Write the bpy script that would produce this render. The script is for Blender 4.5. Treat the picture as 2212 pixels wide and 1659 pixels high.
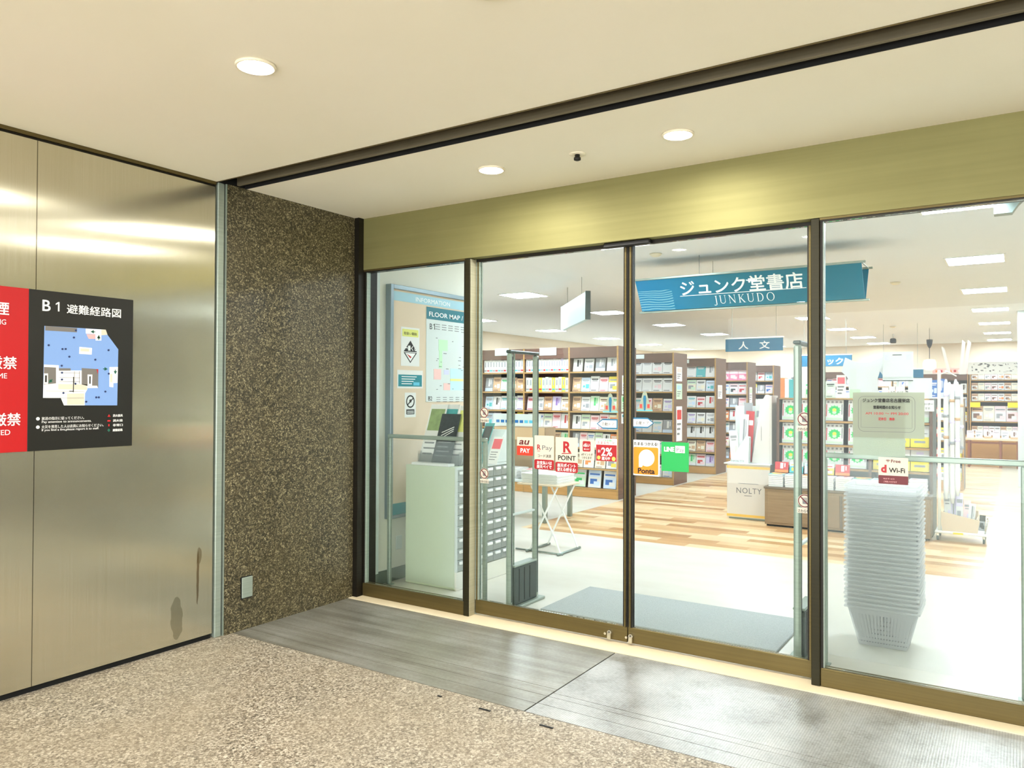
import bpy, math, random
from mathutils import Vector, Matrix
from math import pi, sin, cos, radians as R

# ------------------------------------------------------------------ camera, world, exposure
for o in list(bpy.data.objects): bpy.data.objects.remove(o)
SC = bpy.context.scene
COL = SC.collection
random.seed(7)

def make_camera():
    yaw, pitch, roll = .5776, .0127, .0037
    f = Vector((-sin(yaw)*cos(pitch), cos(yaw)*cos(pitch), sin(pitch)))
    r = Vector((cos(yaw), sin(yaw), 0)); u = r.cross(f)
    r2 = r*cos(roll)+u*sin(roll); u2 = -r*sin(roll)+u*cos(roll)
    cam = bpy.data.cameras.new('camera'); ob = bpy.data.objects.new('camera', cam)
    COL.objects.link(ob)
    m = Matrix((r2, u2, -f)).transposed().to_4x4(); m.translation = (0, -4.2132, 1.5)
    ob.matrix_world = m
    cam.sensor_fit = 'HORIZONTAL'; cam.sensor_width = 36; cam.lens = 1671.65/2212*36
    cam.clip_start = .05; cam.clip_end = 100
    SC.camera = ob
make_camera()
W_ = bpy.data.worlds.new('world'); SC.world = W_; W_.use_nodes = True
W_.node_tree.nodes['Background'].inputs[0].default_value = (.94, .97, 1.0, 1)
W_.node_tree.nodes['Background'].inputs[1].default_value = 6.2
SC.view_settings.view_transform = 'Standard'
try: SC.view_settings.look = 'None'
except Exception: pass
SC.view_settings.gamma = 1; SC.view_settings.use_curve_mapping = False
SC.view_settings.exposure = 0.30
PANEL_L = 54.0      # shop ceiling panels (cool white)
DOWN_L = 420.0      # downlights outside (warm)

# ------------------------------------------------------------------ materials
M = {}
def srgb(h):
    if isinstance(h, str):
        h = h.lstrip('#'); c = [int(h[i:i+2], 16)/255 for i in (0, 2, 4)]
    else: c = h
    return tuple(x/12.92 if x <= .04045 else ((x+.055)/1.055)**2.4 for x in c)+(1,)
def mat(name, col, rough=.6, metal=0, spec=.5, noise=0, nscale=30, bump=0, emit=0, alpha=1, trans=0, sheen=0):
    """flat-coloured procedural material with optional colour and height noise"""
    if name in M: return M[name]
    m = bpy.data.materials.new(name); m.use_nodes = True; nt = m.node_tree; N = nt.nodes; L = nt.links
    b = N['Principled BSDF']; c = srgb(col)
    b.inputs['Base Color'].default_value = c; b.inputs['Roughness'].default_value = rough
    b.inputs['Metallic'].default_value = metal; b.inputs['Specular IOR Level'].default_value = spec
    if trans: b.inputs['Transmission Weight'].default_value = trans
    if alpha < 1: b.inputs['Alpha'].default_value = alpha
    if emit:
        b.inputs['Emission Color'].default_value = c; b.inputs['Emission Strength'].default_value = emit
    if noise or bump:
        tc = N.new('ShaderNodeTexCoord'); nz = N.new('ShaderNodeTexNoise')
        nz.inputs['Scale'].default_value = nscale; nz.inputs['Detail'].default_value = 4
        L.new(tc.outputs['Object'], nz.inputs['Vector'])
        if noise:
            mx = N.new('ShaderNodeMix'); mx.data_type = 'RGBA'
            mx.inputs[6].default_value = tuple(x*(1-noise) for x in c[:3])+(1,)
            mx.inputs[7].default_value = tuple(min(1, x*(1+noise*.6)) for x in c[:3])+(1,)
            L.new(nz.outputs['Fac'], mx.inputs[0]); L.new(mx.outputs[2], b.inputs['Base Color'])
        if bump:
            bp = N.new('ShaderNodeBump'); bp.inputs['Strength'].default_value = bump; bp.inputs['Distance'].default_value = .01
            L.new(nz.outputs['Fac'], bp.inputs['Height']); L.new(bp.outputs[0], b.inputs['Normal'])
    M[name] = m; return m
class NT:
    """small node-tree writer"""
    def __init__(s, name):
        s.m = bpy.data.materials.new(name); s.m.use_nodes = True; s.t = s.m.node_tree; s.b = s.t.nodes['Principled BSDF']
        s.out = s.t.nodes['Material Output']; M[name] = s.m
    def n(s, typ, **kw):
        x = s.t.nodes.new(typ)
        for k, v in kw.items():
            if k.startswith('_'): setattr(x, k[1:], v)
            elif k.startswith('i'): x.inputs[int(k[1:])].default_value = v
        return x
    def l(s, a, b): s.t.links.new(a, b)
    def pos(s): return s.n('ShaderNodeNewGeometry').outputs['Position']
    def math(s, op, a, b=None, c=None):
        x = s.n('ShaderNodeMath', _operation=op)
        for i, v in enumerate((a, b, c)):
            if v is None: continue
            if hasattr(v, 'links'): s.l(v, x.inputs[i])
            else: x.inputs[i].default_value = v
        return x.outputs[0]
    def mix(s, f, a, b):
        x = s.n('ShaderNodeMix', _data_type='RGBA')
        for i, v in ((0, f), (6, a), (7, b)):
            if hasattr(v, 'links'): s.l(v, x.inputs[i])
            else: x.inputs[i].default_value = v
        return x.outputs[2]
    def ramp(s, f, *st):
        x = s.n('ShaderNodeValToRGB'); e = x.color_ramp.elements
        while len(e) < len(st): e.new(.5)
        for q, (p, c) in zip(e, st): q.position = p; q.color = srgb(c)
        s.l(f, x.inputs[0]); return x.outputs[0]
    def noise(s, vec, scale, detail=4, rough=.5):
        x = s.n('ShaderNodeTexNoise'); x.inputs['Scale'].default_value = scale
        x.inputs['Detail'].default_value = detail; x.inputs['Roughness'].default_value = rough
        if vec is not None: s.l(vec, x.inputs['Vector'])
        return x.outputs['Fac']
    def vor(s, vec, scale, out='Color'):
        x = s.n('ShaderNodeTexVoronoi'); x.inputs['Scale'].default_value = scale; s.l(vec, x.inputs['Vector']); return x.outputs[out]
    def scale(s, vec, v):
        x = s.n('ShaderNodeVectorMath', _operation='MULTIPLY'); s.l(vec, x.inputs[0]); x.inputs[1].default_value = v; return x.outputs[0]
    def xyz(s, vec):
        x = s.n('ShaderNodeSeparateXYZ'); s.l(vec, x.inputs[0]); return x.outputs
    def bw(s, c):
        x = s.n('ShaderNodeRGBToBW'); s.l(c, x.inputs[0]); return x.outputs[0]
    def bump(s, h, strength=.3, dist=.005):
        x = s.n('ShaderNodeBump'); x.inputs['Strength'].default_value = strength; x.inputs['Distance'].default_value = dist
        s.l(h, x.inputs['Height']); s.l(x.outputs[0], s.b.inputs['Normal'])

# glass: mostly transparent, mirror-like by Fresnel
g = NT('glass'); fr = g.n('ShaderNodeFresnel'); fr.inputs[0].default_value = 1.22
tr = g.n('ShaderNodeBsdfTransparent'); tr.inputs[0].default_value = (.965, .985, .97, 1)
gl = g.n('ShaderNodeBsdfGlossy'); gl.inputs['Roughness'].default_value = .0; gl.inputs[0].default_value = (.9, .95, .92, 1)
mx = g.n('ShaderNodeMixShader'); g.l(fr.outputs[0], mx.inputs[0]); g.l(tr.outputs[0], mx.inputs[1]); g.l(gl.outputs[0], mx.inputs[2])
g.l(mx.outputs[0], g.out.inputs['Surface'])
def film(name, col, op, rough=.4):
    """thin translucent sheet or plastic: part diffuse / translucent, part see-through"""
    g = NT(name); tr = g.n('ShaderNodeBsdfTransparent'); df = g.n('ShaderNodeBsdfDiffuse'); tl = g.n('ShaderNodeBsdfTranslucent')
    gl = g.n('ShaderNodeBsdfGlossy'); gl.inputs['Roughness'].default_value = rough
    df.inputs[0].default_value = srgb(col); tl.inputs[0].default_value = srgb(col)
    a = g.n('ShaderNodeMixShader'); a.inputs[0].default_value = .55; g.l(df.outputs[0], a.inputs[1]); g.l(tl.outputs[0], a.inputs[2])
    b = g.n('ShaderNodeMixShader'); b.inputs[0].default_value = .06; g.l(a.outputs[0], b.inputs[1]); g.l(gl.outputs[0], b.inputs[2])
    c = g.n('ShaderNodeMixShader'); c.inputs[0].default_value = op; g.l(tr.outputs[0], c.inputs[1]); g.l(b.outputs[0], c.inputs[2])
    g.l(c.outputs[0], g.out.inputs['Surface']); return g.m
film('basket_plastic', '#ffffff', .46, .3)
film('acrylic', '#eef6f4', .09, .1)
film('thin_sheet', '#b9c2ae', .80, .5)
film('clear_bag', '#f1f3f6', .55, .3)

# outside ceiling paint
g = NT('cream_ceiling'); n = g.noise(g.pos(), 1.2, 3)
g.l(g.ramp(n, (.3, '#efe8d2'), (.7, '#f2ebd8')), g.b.inputs['Base Color']); g.b.inputs['Roughness'].default_value = .75
# granite floor: light beige speckled slabs with joints and worn patches
g = NT('granite_floor'); p = g.pos(); X = g.xyz(p)
sp = g.bw(g.vor(p, 100)); sp2 = g.bw(g.vor(p, 170)); big = g.noise(p, 1.6, 5, .6); mid = g.noise(p, 9, 4, .6)
s = g.math('ADD', g.math('MULTIPLY', sp, .55), g.math('MULTIPLY', sp2, .45))
c = g.ramp(s, (.2, '#453e34'), (.4, '#7f7566'), (.6, '#aba08e'), (.82, '#d8d0c0'))
c = g.mix(g.math('MULTIPLY', g.math('SUBTRACT', big, .35), 1.2), c, srgb('#a8977e'))
c2 = g.mix(g.math('MULTIPLY', g.math('SUBTRACT', mid, .45), .9), c, srgb('#877c69'))
# joints every .533 m along x, staggered 1.07 m along y
fx = g.math('FRACT', g.math('DIVIDE', g.math('ADD', X[0], 50.0+1.855-.5335*.0), .5335))
row = g.math('FLOOR', g.math('DIVIDE', g.math('ADD', X[0], 51.855), .5335))
fy = g.math('FRACT', g.math('ADD', g.math('DIVIDE', g.math('ADD', X[1], 50+1.712), 1.066), g.math('MULTIPLY', row, .5)))
jx = g.math('LESS_THAN', g.math('ABSOLUTE', g.math('SUBTRACT', g.math('FRACT', g.math('DIVIDE', g.math('ADD', X[0], 1.855+53.35), .5335)), .5)), .4965)
jy = g.math('LESS_THAN', g.math('ABSOLUTE', g.math('SUBTRACT', fy, .5)), .4982)
jj = g.math('MULTIPLY', jx, jy)
c3 = g.mix(g.math('ADD', g.math('MULTIPLY', jj, .65), .35), srgb('#857865'), c2)
g.l(c3, g.b.inputs['Base Color'])
g.l(g.math('ADD', .38, g.math('MULTIPLY', mid, .25)), g.b.inputs['Roughness']); g.bump(s, .25, .002)
# dark granite wall
g = NT('granite_wall'); p = g.pos(); X = g.xyz(p)
s = g.math('ADD', g.math('MULTIPLY', g.bw(g.vor(p, 120)), .6), g.math('MULTIPLY', g.bw(g.vor(p, 190)), .4))
big = g.noise(p, 2.2, 4, .6)
c = g.ramp(s, (.22, '#151209'), (.44, '#3c3624'), (.64, '#675e44'), (.86, '#ada37f'))
c = g.mix(g.math('MULTIPLY', g.math('SUBTRACT', big, .4), .8), c, srgb('#5d5338'))
j1 = g.math('LESS_THAN', g.math('ABSOLUTE', g.math('SUBTRACT', X[2], 2.07)), .003)
j2 = g.math('LESS_THAN', g.math('ABSOLUTE', g.math('SUBTRACT', X[2], 1.06)), .003)
c = g.mix(g.math('MULTIPLY', g.math('MAXIMUM', j1, j2), .6), c, srgb('#15120a'))
g.l(c, g.b.inputs['Base Color']); g.b.inputs['Roughness'].default_value = .33; g.bump(s, .1, .002)
# brushed stainless wall: vertical grain, reflections smeared sideways
g = NT('brushed_steel'); p = g.pos(); X = g.xyz(p)
v = g.scale(p, (1, 160, 1.2)); st = g.noise(v, 1.0, 3, .6); sm = g.noise(p, 1.3, 2, .5); sp = g.noise(g.scale(p, (1, 1, .35)), 22, 5, .7)
c = g.ramp(st, (.25, '#cfcab4'), (.75, '#d8d4c2'))
c = g.mix(g.math('MULTIPLY', g.math('MAXIMUM', g.math('SUBTRACT', sm, .5), 0), 1.1), c, srgb('#9a9170'))
spm = g.math('GREATER_THAN', sp, .77); c = g.mix(g.math('MULTIPLY', spm, .45), c, srgb('#5f5335'))
def sj(y, w, a, c):
    k = g.math('LESS_THAN', g.math('ABSOLUTE', g.math('SUBTRACT', X[1], y)), w)
    return g.mix(g.math('MULTIPLY', k, a), c, srgb('#3d3624'))
c = sj(-2.27, .0022, .8, c); c = sj(-3.27, .0022, .8, c); c = sj(-4.27, .0022, .8, c)
# rusty dribble and grey smear
def blob(y, z, wy, wz, amt, col, c, wob=.006):
    yy = g.math('ADD', X[1], g.math('MULTIPLY', g.math('SUBTRACT', g.noise(g.scale(p, (0, 0, 14)), 1, 2), .5), wob))
    a = g.math('POWER', g.math('DIVIDE', g.math('SUBTRACT', yy, y), wy), 2.0)
    b = g.math('POWER', g.math('DIVIDE', g.math('SUBTRACT', X[2], z), wz), 2.0)
    k = g.math('LESS_THAN', g.math('ADD', a, b), 1.0)
    return g.mix(g.math('MULTIPLY', k, amt), c, srgb(col))
c = blob(-1.338, .39, .008, .16, .75, '#6d5530', c, .02); c = blob(-1.33, .52, .016, .05, .6, '#7a6a48', c, .03)
c = blob(-1.475, .18, .038, .125, .55, '#7d795f', c, .05)
g.l(c, g.b.inputs['Base Color']); g.b.inputs['Metallic'].default_value = .92
g.l(g.math('ADD', .14, g.math('MULTIPLY', sm, .10)), g.b.inputs['Roughness'])
g.b.inputs['Anisotropic'].default_value = 1.0
tn = g.n('ShaderNodeTangent'); tn.direction_type = 'UV_MAP'; tn.uv_map = 'UVMap'; g.l(tn.outputs[0], g.b.inputs['Tangent'])
# header / frame bronze
def bronze(name, c1, c2, rough, metal, grain=(1.2, 1, 90)):
    g = NT(name); p = g.pos(); n = g.noise(g.scale(p, grain), 1.0, 3); n2 = g.noise(p, 2.5, 4)
    c = g.ramp(g.math('ADD', g.math('MULTIPLY', n, .6), g.math('MULTIPLY', n2, .4)), (.3, c1), (.7, c2))
    g.l(c, g.b.inputs['Base Color']); g.b.inputs['Metallic'].default_value = metal; g.b.inputs['Roughness'].default_value = rough
    return g.m
bronze('bronze_header', '#7f7a4c', '#8c8757', .62, .45, (.6, 1, 30))
bronze('bronze_frame', '#5d5130', '#6e613c', .42, .75)
bronze('steel_rail', '#8f9b90', '#a3aea2', .35, .35)
bronze('bronze_post', '#211e0c', '#2d2912', .4, .5)  # posts darker than the frames: dark reflections painted into the colour
bronze('dull_rail', '#5a5340', '#776e58', .6, .3)
bronze('dark_frame', '#1a1710', '#26221a', .4, .5)
bronze('rusty_bar', '#46351e', '#6d5b40', .7, .2, (9, 9, 9))
# metal plates by the door
g = NT('smooth_plate'); p = g.pos(); X = g.xyz(p)
n = g.noise(g.scale(p, (.8, 14, 1)), 1.0, 4, .6); n2 = g.noise(p, 3.0, 6, .65); n3 = g.noise(p, 60, 3)
k = g.math('ADD', g.math('MULTIPLY', n, .45), g.math('ADD', g.math('MULTIPLY', n2, .4), g.math('MULTIPLY', n3, .15)))
c = g.ramp(k, (.32, '#6d675a'), (.5, '#918e83'), (.68, '#b3b2ab'))
g.l(c, g.b.inputs['Base Color']); g.b.inputs['Metallic'].default_value = .35
g.l(g.math('ADD', .2, g.math('MULTIPLY', n2, .3)), g.b.inputs['Roughness'])
g = NT('ribbed_plate'); p = g.pos(); X = g.xyz(p)
w = g.math('SINE', g.math('MULTIPLY', X[0], 2*pi/.011)); n2 = g.noise(p, 3.0, 6, .65); n3 = g.noise(p, 60, 3)
k = g.math('ADD', g.math('MULTIPLY', n2, .75), g.math('MULTIPLY', n3, .25))
c = g.ramp(k, (.32, '#79756b'), (.5, '#aaa9a4'), (.68, '#c4c3bf'))
c = g.mix(g.math('MULTIPLY', g.math('LESS_THAN', w, -.5), .25), c, srgb('#5a564b'))
g.l(c, g.b.inputs['Base Color']); g.b.inputs['Metallic'].default_value = .35
g.l(g.math('ADD', .18, g.math('MULTIPLY', n2, .3)), g.b.inputs['Roughness']); g.bump(w, .06, .002)
# shop floor: cream sheet, zig-zag wood planks beyond y = 3.15, pale planks to the right with whitening reflection painted in
g = NT('shop_floor'); p = g.pos(); X = g.xyz(p)
cream = g.ramp(g.noise(g.scale(p, (1, 2.5, 1)), 1.5, 5, .6), (.3, '#cdc8bb'), (.7, '#d8d4c8'))
row = g.math('FLOOR', g.math('DIVIDE', X[1], .15))
off = g.math('FRACT', g.math('MULTIPLY', row, .381))
cell = g.math('FLOOR', g.math('ADD', g.math('DIVIDE', X[0], .92), off))
wn = g.n('ShaderNodeTexWhiteNoise', _noise_dimensions='2D'); cb = g.n('ShaderNodeCombineXYZ'); g.l(row, cb.inputs[0]); g.l(cell, cb.inputs[1]); g.l(cb.outputs[0], wn.inputs['Vector'])
grain = g.noise(g.scale(p, (1.5, 40, 1)), 1, 4)
tone = g.math('ADD', g.math('MULTIPLY', wn.outputs['Value'], .8), g.math('MULTIPLY', grain, .25))
wood = g.ramp(tone, (.1, '#a97a4c'), (.35, '#c99c69'), (.6, '#dcb98a'), (.9, '#e6cda4'))
pale = g.ramp(tone, (.1, '#b5a78d'), (.9, '#c6bea9'))
pm = g.math('MULTIPLY', g.math('GREATER_THAN', X[0], -.25), g.math('GREATER_THAN', X[1], 3.9))
wd = g.mix(pm, wood, pale)
wm = g.math('MULTIPLY', g.math('GREATER_THAN', X[1], 3.15), g.math('GREATER_THAN', X[0], -4.68))
g.l(g.mix(wm, cream, wd), g.b.inputs['Base Color']); g.b.inputs['Roughness'].default_value = .3
# shelf woods
def woodmat(name, a, b, rough=.5, sc=(3, 3, 40)):
    g = NT(name); tc = g.n('ShaderNodeTexCoord'); n = g.noise(g.scale(tc.outputs['Object'], sc), 1.0, 4)
    g.l(g.ramp(n, (.3, a), (.7, b)), g.b.inputs['Base Color']); g.b.inputs['Roughness'].default_value = rough; return g.m
woodmat('oak_edge', '#a27a45', '#bd955c'); woodmat('walnut', '#5b4236', '#715446'); woodmat('dark_back', '#2e2620', '#3a3028')
woodmat('brown_panel', '#8c7355', '#9c8263'); woodmat('oak_base', '#b5854a', '#c4955a'); woodmat('grey_brown', '#6f6152', '#7d6e5e')
mat('black', '#0b0b0a', .5); mat('black_gap', '#060605', .9); mat('sign_black', '#100f07', .5); mat('sign_red', '#b80009', .45)
mat('white', '#f3f3f0', .5); mat('paper', '#e4e4e0', .7, noise=.03); mat('cream_wall', '#e6e4d6', .7); mat('peach_wall', '#e8d6bd', .7)
mat('shop_ceiling', '#eceef0', .8, noise=.02, nscale=2); mat('cool_white', '#d3dbd7', .5)
mat('panel_light', '#fbfcff', .5, emit=1); M['panel_light'].node_tree.nodes['Principled BSDF'].inputs['Emission Strength'].default_value = PANEL_L
M['panel_light'].node_tree.nodes['Principled BSDF'].inputs['Emission Color'].default_value = (.80, .92, 1.05, 1)
mat('down_light', '#fff4e0', .5, emit=1); M['down_light'].node_tree.nodes['Principled BSDF'].inputs['Emission Strength'].default_value = DOWN_L
M['down_light'].node_tree.nodes['Principled BSDF'].inputs['Emission Color'].default_value = (1, .97, .91, 1)
mat('lantern', '#ffe9b0', .6, emit=2.2); mat('grey_metal', '#8f9b95', .35, .7); mat('grey_dark', '#46504d', .45, .2)
mat('chrome', '#c9c6bd', .2, .95); mat('mat_grey', '#b4b8b5', .95, noise=.4, nscale=200, bump=.5)
mat('teal', '#12838f', .5); mat('teal_deep', '#0d6f7c', .5); mat('teal_pale', '#9fc6d2', .5); mat('green_cab', '#c3cdb0', .45, noise=.04, nscale=6)
mat('drawer_grey', '#9ba09b', .5); mat('corkish', '#dcc8ae', .7, noise=.05, nscale=4); mat('frame_grey', '#8b9aa0', .35, .5)
mat('print_black', '#15140f', .6); mat('print_red', '#c3141c', .5); mat('print_blue', '#1d6fb4', .5); mat('grey_text', '#77787a', .6)
mat('map_blue', '#7fa3dc', .5); mat('map_grey', '#77726d', .5); mat('map_beige', '#d9d2bd', .5); mat('pink', '#eeb0b0', .5)
mat('sticker_cream', '#cfc8b7', .5); mat('rk_red', '#a50a17', .45); mat('au_red', '#e5341c', .45); mat('maroon', '#62070f', .45)
mat('orange', '#ea8a0c', .45); mat('line_green', '#0aa34c', .45); mat('sky', '#5fc0dc', .45); mat('deep_blue', '#15688c', .45)
mat('skin', '#d9a684', .55); mat('hair', '#1d1815', .5); mat('shirt_white', '#d9dde0', .7); mat('trousers', '#2d3038', .8)
mat('card', '#c8a77e', .7); mat('yellow', '#f3dc1f', .5); mat('lime', '#2fd06a', .5); mat('gold', '#efc15c', .5)
M['film_red'] = mat('film_red', '#c5433a', .5)

# ------------------------------------------------------------------ mesh helpers
class MB:
    def __init__(s): s.v = []; s.f = []; s.m = []; s.mats = []; s.uv = None
    def mi(s, m):
        m = M[m] if isinstance(m, str) else m
        if m not in s.mats: s.mats.append(m)
        return s.mats.index(m)
    def add(s, vs, fs, m):
        k = len(s.v); i = s.mi(m)
        s.v += [tuple(q) for q in vs]; s.f += [tuple(k+j for j in f) for f in fs]; s.m += [i]*len(fs); return s
    def box(s, x0, x1, y0, y1, z0, z1, m):
        if x0 > x1: x0, x1 = x1, x0
        if y0 > y1: y0, y1 = y1, y0
        if z0 > z1: z0, z1 = z1, z0
        return s.add([(x0,y0,z0),(x1,y0,z0),(x1,y1,z0),(x0,y1,z0),(x0,y0,z1),(x1,y0,z1),(x1,y1,z1),(x0,y1,z1)],
            [(0,3,2,1),(4,5,6,7),(0,1,5,4),(1,2,6,5),(2,3,7,6),(3,0,4,7)], m)
    def bbox(s, x0, x1, y0, y1, z0, z1, m, b=.004):
        """box with all twelve edges chamfered"""
        lo = (x0, y0, z0); hi = (x1, y1, z1); vs = []; idx = {}
        for sx in (0, 1):
            for sy in (0, 1):
                for sz in (0, 1):
                    c = [(lo, hi)[q][i] for i, q in enumerate((sx, sy, sz))]; d = [(1, -1)[q] for q in (sx, sy, sz)]
                    for ax in range(3):
                        p = [c[i]+(0 if i == ax else b*d[i]) for i in range(3)]; idx[(sx, sy, sz, ax)] = len(vs); vs.append(p)
        fs = []
        for ax in range(3):
            for q in (0, 1):
                o = [i for i in range(3) if i != ax]; ring = []
                for a, bb in ((0,0),(1,0),(1,1),(0,1)):
                    k = [0,0,0]; k[ax] = q; k[o[0]] = a; k[o[1]] = bb; ring.append(idx[tuple(k)+(ax,)])
                if (q == 1) == (ax == 1): ring = ring[::-1]
                fs.append(ring)
        for ax in range(3):
            o = [i for i in range(3) if i != ax]
            for a in (0, 1):
                for bb in (0, 1):
                    k0 = [0,0,0]; k0[o[0]] = a; k0[o[1]] = bb; k1 = list(k0); k1[ax] = 1
                    q = [idx[tuple(k0)+(o[0],)], idx[tuple(k0)+(o[1],)], idx[tuple(k1)+(o[1],)], idx[tuple(k1)+(o[0],)]]
                    fs.append(q)
        for sx in (0, 1):
            for sy in (0, 1):
                for sz in (0, 1): fs.append([idx[(sx, sy, sz, a)] for a in range(3)])
        return s.add(vs, fs, m)
    def prism(s, pts, N, d, m):
        """planar polygon pts (3-D) extruded by d along N"""
        N = Vector(N); n = len(pts); a = [Vector(p) for p in pts]; b = [p+N*d for p in a]
        return s.add(a+b, [tuple(range(n))[::-1], tuple(range(n, 2*n))]+[(i, (i+1) % n, n+(i+1) % n, n+i) for i in range(n)], m)
    def cyl(s, p0, p1, r0, r1=None, m=None, n=16, cap=True):
        r1 = r0 if r1 is None else r1; p0 = Vector(p0); p1 = Vector(p1); d = (p1-p0).normalized()
        a = d.orthogonal().normalized(); b = d.cross(a)
        vs = [p0+(a*cos(2*pi*i/n)+b*sin(2*pi*i/n))*r0 for i in range(n)]+[p1+(a*cos(2*pi*i/n)+b*sin(2*pi*i/n))*r1 for i in range(n)]
        fs = [(i, (i+1) % n, n+(i+1) % n, n+i) for i in range(n)]
        if cap: fs += [tuple(range(n))[::-1], tuple(range(n, 2*n))]
        return s.add(vs, fs, m)
    def tube(s, pts, r, m, n=10):
        pts = [Vector(p) for p in pts]; rings = []
        for i, p in enumerate(pts):
            d = (pts[min(i+1, len(pts)-1)]-pts[max(i-1, 0)]).normalized()
            a = d.cross(Vector((.13, .31, .94))).normalized(); b = d.cross(a)
            rings.append([p+(a*cos(2*pi*k/n)+b*sin(2*pi*k/n))*r for k in range(n)])
        vs = [q for r_ in rings for q in r_]; fs = []
        for i in range(len(pts)-1):
            for k in range(n): fs.append((i*n+k, i*n+(k+1) % n, (i+1)*n+(k+1) % n, (i+1)*n+k))
        fs += [tuple(range(n))[::-1], tuple((len(pts)-1)*n+k for k in range(n))]
        return s.add(vs, fs, m)
    def lathe(s, c, prof, m, n=32):
        """profile of (radius, z) about the vertical axis through c"""
        c = Vector(c); vs = []; fs = []
        for r, z in prof:
            vs += [c+Vector((r*cos(2*pi*k/n), r*sin(2*pi*k/n), z)) for k in range(n)]
        for i in range(len(prof)-1):
            for k in range(n): fs.append((i*n+k, i*n+(k+1) % n, (i+1)*n+(k+1) % n, (i+1)*n+k))
        if prof[0][0] > 1e-5: fs.append(tuple(range(n))[::-1])
        if prof[-1][0] > 1e-5: fs.append(tuple((len(prof)-1)*n+k for k in range(n)))
        return s.add(vs, fs, m)
    def build(s, name, parent=None, smooth=False, label=None):
        off = Vector(parent.matrix_world.translation) if parent else Vector((0, 0, 0))
        off = world_loc(parent) if parent else off
        me = bpy.data.meshes.new(name); me.from_pydata([tuple(Vector(v)-off) for v in s.v], [], s.f)
        for m in s.mats: me.materials.append(m)
        for p, i in zip(me.polygons, s.m): p.material_index = i; p.use_smooth = smooth
        if s.uv:
            u = me.uv_layers.new(name='UVMap')
            for lp in me.loops:
                c = me.vertices[lp.vertex_index].co+off; u.data[lp.index].uv = s.uv(c)
        me.validate(); o = bpy.data.objects.new(name, me); COL.objects.link(o)
        if parent: o.parent = parent
        if label: o['label'] = label
        return o
def world_loc(o):
    v = Vector((0, 0, 0))
    while o: v += o.location; o = o.parent
    return v
def thing(name, label, cat, loc=(0, 0, 0), group=None):
    o = bpy.data.objects.new(name, None); COL.objects.link(o); o.location = loc; o.empty_display_size = .1
    o['label'] = label; o['category'] = cat
    if group: o['group'] = group
    return o
def tag(o, label, cat, group=None):
    o['label'] = label; o['category'] = cat
    if group: o['group'] = group
    return o
def struct(o, label=None):
    o['kind'] = 'structure'
    if label: o['label'] = label
    return o
def centre_origin(o):
    """put a single-mesh thing's origin at the middle of its base"""
    vs = [v.co.copy() for v in o.data.vertices]
    lo = [min(v[i] for v in vs) for i in range(3)]; hi = [max(v[i] for v in vs) for i in range(3)]
    c = Vector(((lo[0]+hi[0])/2, (lo[1]+hi[1])/2, lo[2]))
    o.data.transform(Matrix.Translation(-c)); o.location = c; return o
def copy_tree(o, parent=None):
    kids = [c for c in bpy.data.objects if c.parent == o]
    c = o.copy(); COL.objects.link(c); c.parent = parent
    for k in kids: copy_tree(k, c)
    return c
ORD = ['first','second','third','fourth','fifth','sixth','seventh','eighth','ninth','tenth','eleventh','twelfth','thirteenth','fourteenth',
 'fifteenth','sixteenth','seventeenth','eighteenth','nineteenth','twentieth','twenty-first','twenty-second','twenty-third','twenty-fourth',
 'twenty-fifth','twenty-sixth','twenty-seventh','twenty-eighth','twenty-ninth','thirtieth','thirty-first','thirty-second']

_font_cache = {}
def glyph_mesh(s, bold, spacing, align, ext):
    k = (s, bold, spacing, align, ext)
    if k in _font_cache: return _font_cache[k]
    cu = bpy.data.curves.new('t', 'FONT'); cu.body = s; cu.size = 1; cu.offset = bold; cu.space_character = spacing
    cu.align_x = align; cu.extrude = ext; cu.resolution_u = 3
    ob = bpy.data.objects.new('t', cu); COL.objects.link(ob)
    dg = bpy.context.evaluated_depsgraph_get(); ob2 = ob.evaluated_get(dg); me = bpy.data.meshes.new_from_object(ob2)
    d = ([v.co.copy() for v in me.vertices], [tuple(p.vertices) for p in me.polygons])
    bpy.data.objects.remove(ob); bpy.data.curves.remove(cu); bpy.data.meshes.remove(me)
    _font_cache[k] = d; return d
def text(s, P, U, V, size, m, parent=None, name='lettering', bold=0., align='LEFT', spacing=1., width=None, mb=None, th=.0008):
    """lettering on the plane through P with right vector U and up vector V"""
    U = Vector(U).normalized(); V = Vector(V).normalized(); N = U.cross(V); P = Vector(P)
    cjk = any(ord(c) > 0x3400 for c in s); heavy = bold if cjk else 0
    vs, fs = glyph_mesh(s, 0. if cjk else bold, spacing, align, .002)
    sx = size
    if width and vs:
        w = max(v.x for v in vs)-min(v.x for v in vs); sx = width/w
    pts = [P+U*(v.x*sx)+V*(v.y*size)+N*(th if v.z > 0 else 0) for v in vs]
    out = mb if mb is not None else MB(); out.add(pts, fs, m)
    if heavy:      # heavier strokes: the same outlines once more, nudged sideways and up
        for j, (du, dv) in enumerate(((1, 0), (-1, 0), (0, 1), (0, -1))): out.add([p+(U*du+V*dv)*heavy*size+N*.0004*(j+1) for p in pts], fs, m)
    return None if mb is not None else out.build(name, parent)
XU, ZU, YU = (1, 0, 0), (0, 0, 1), (0, 1, 0)
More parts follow.
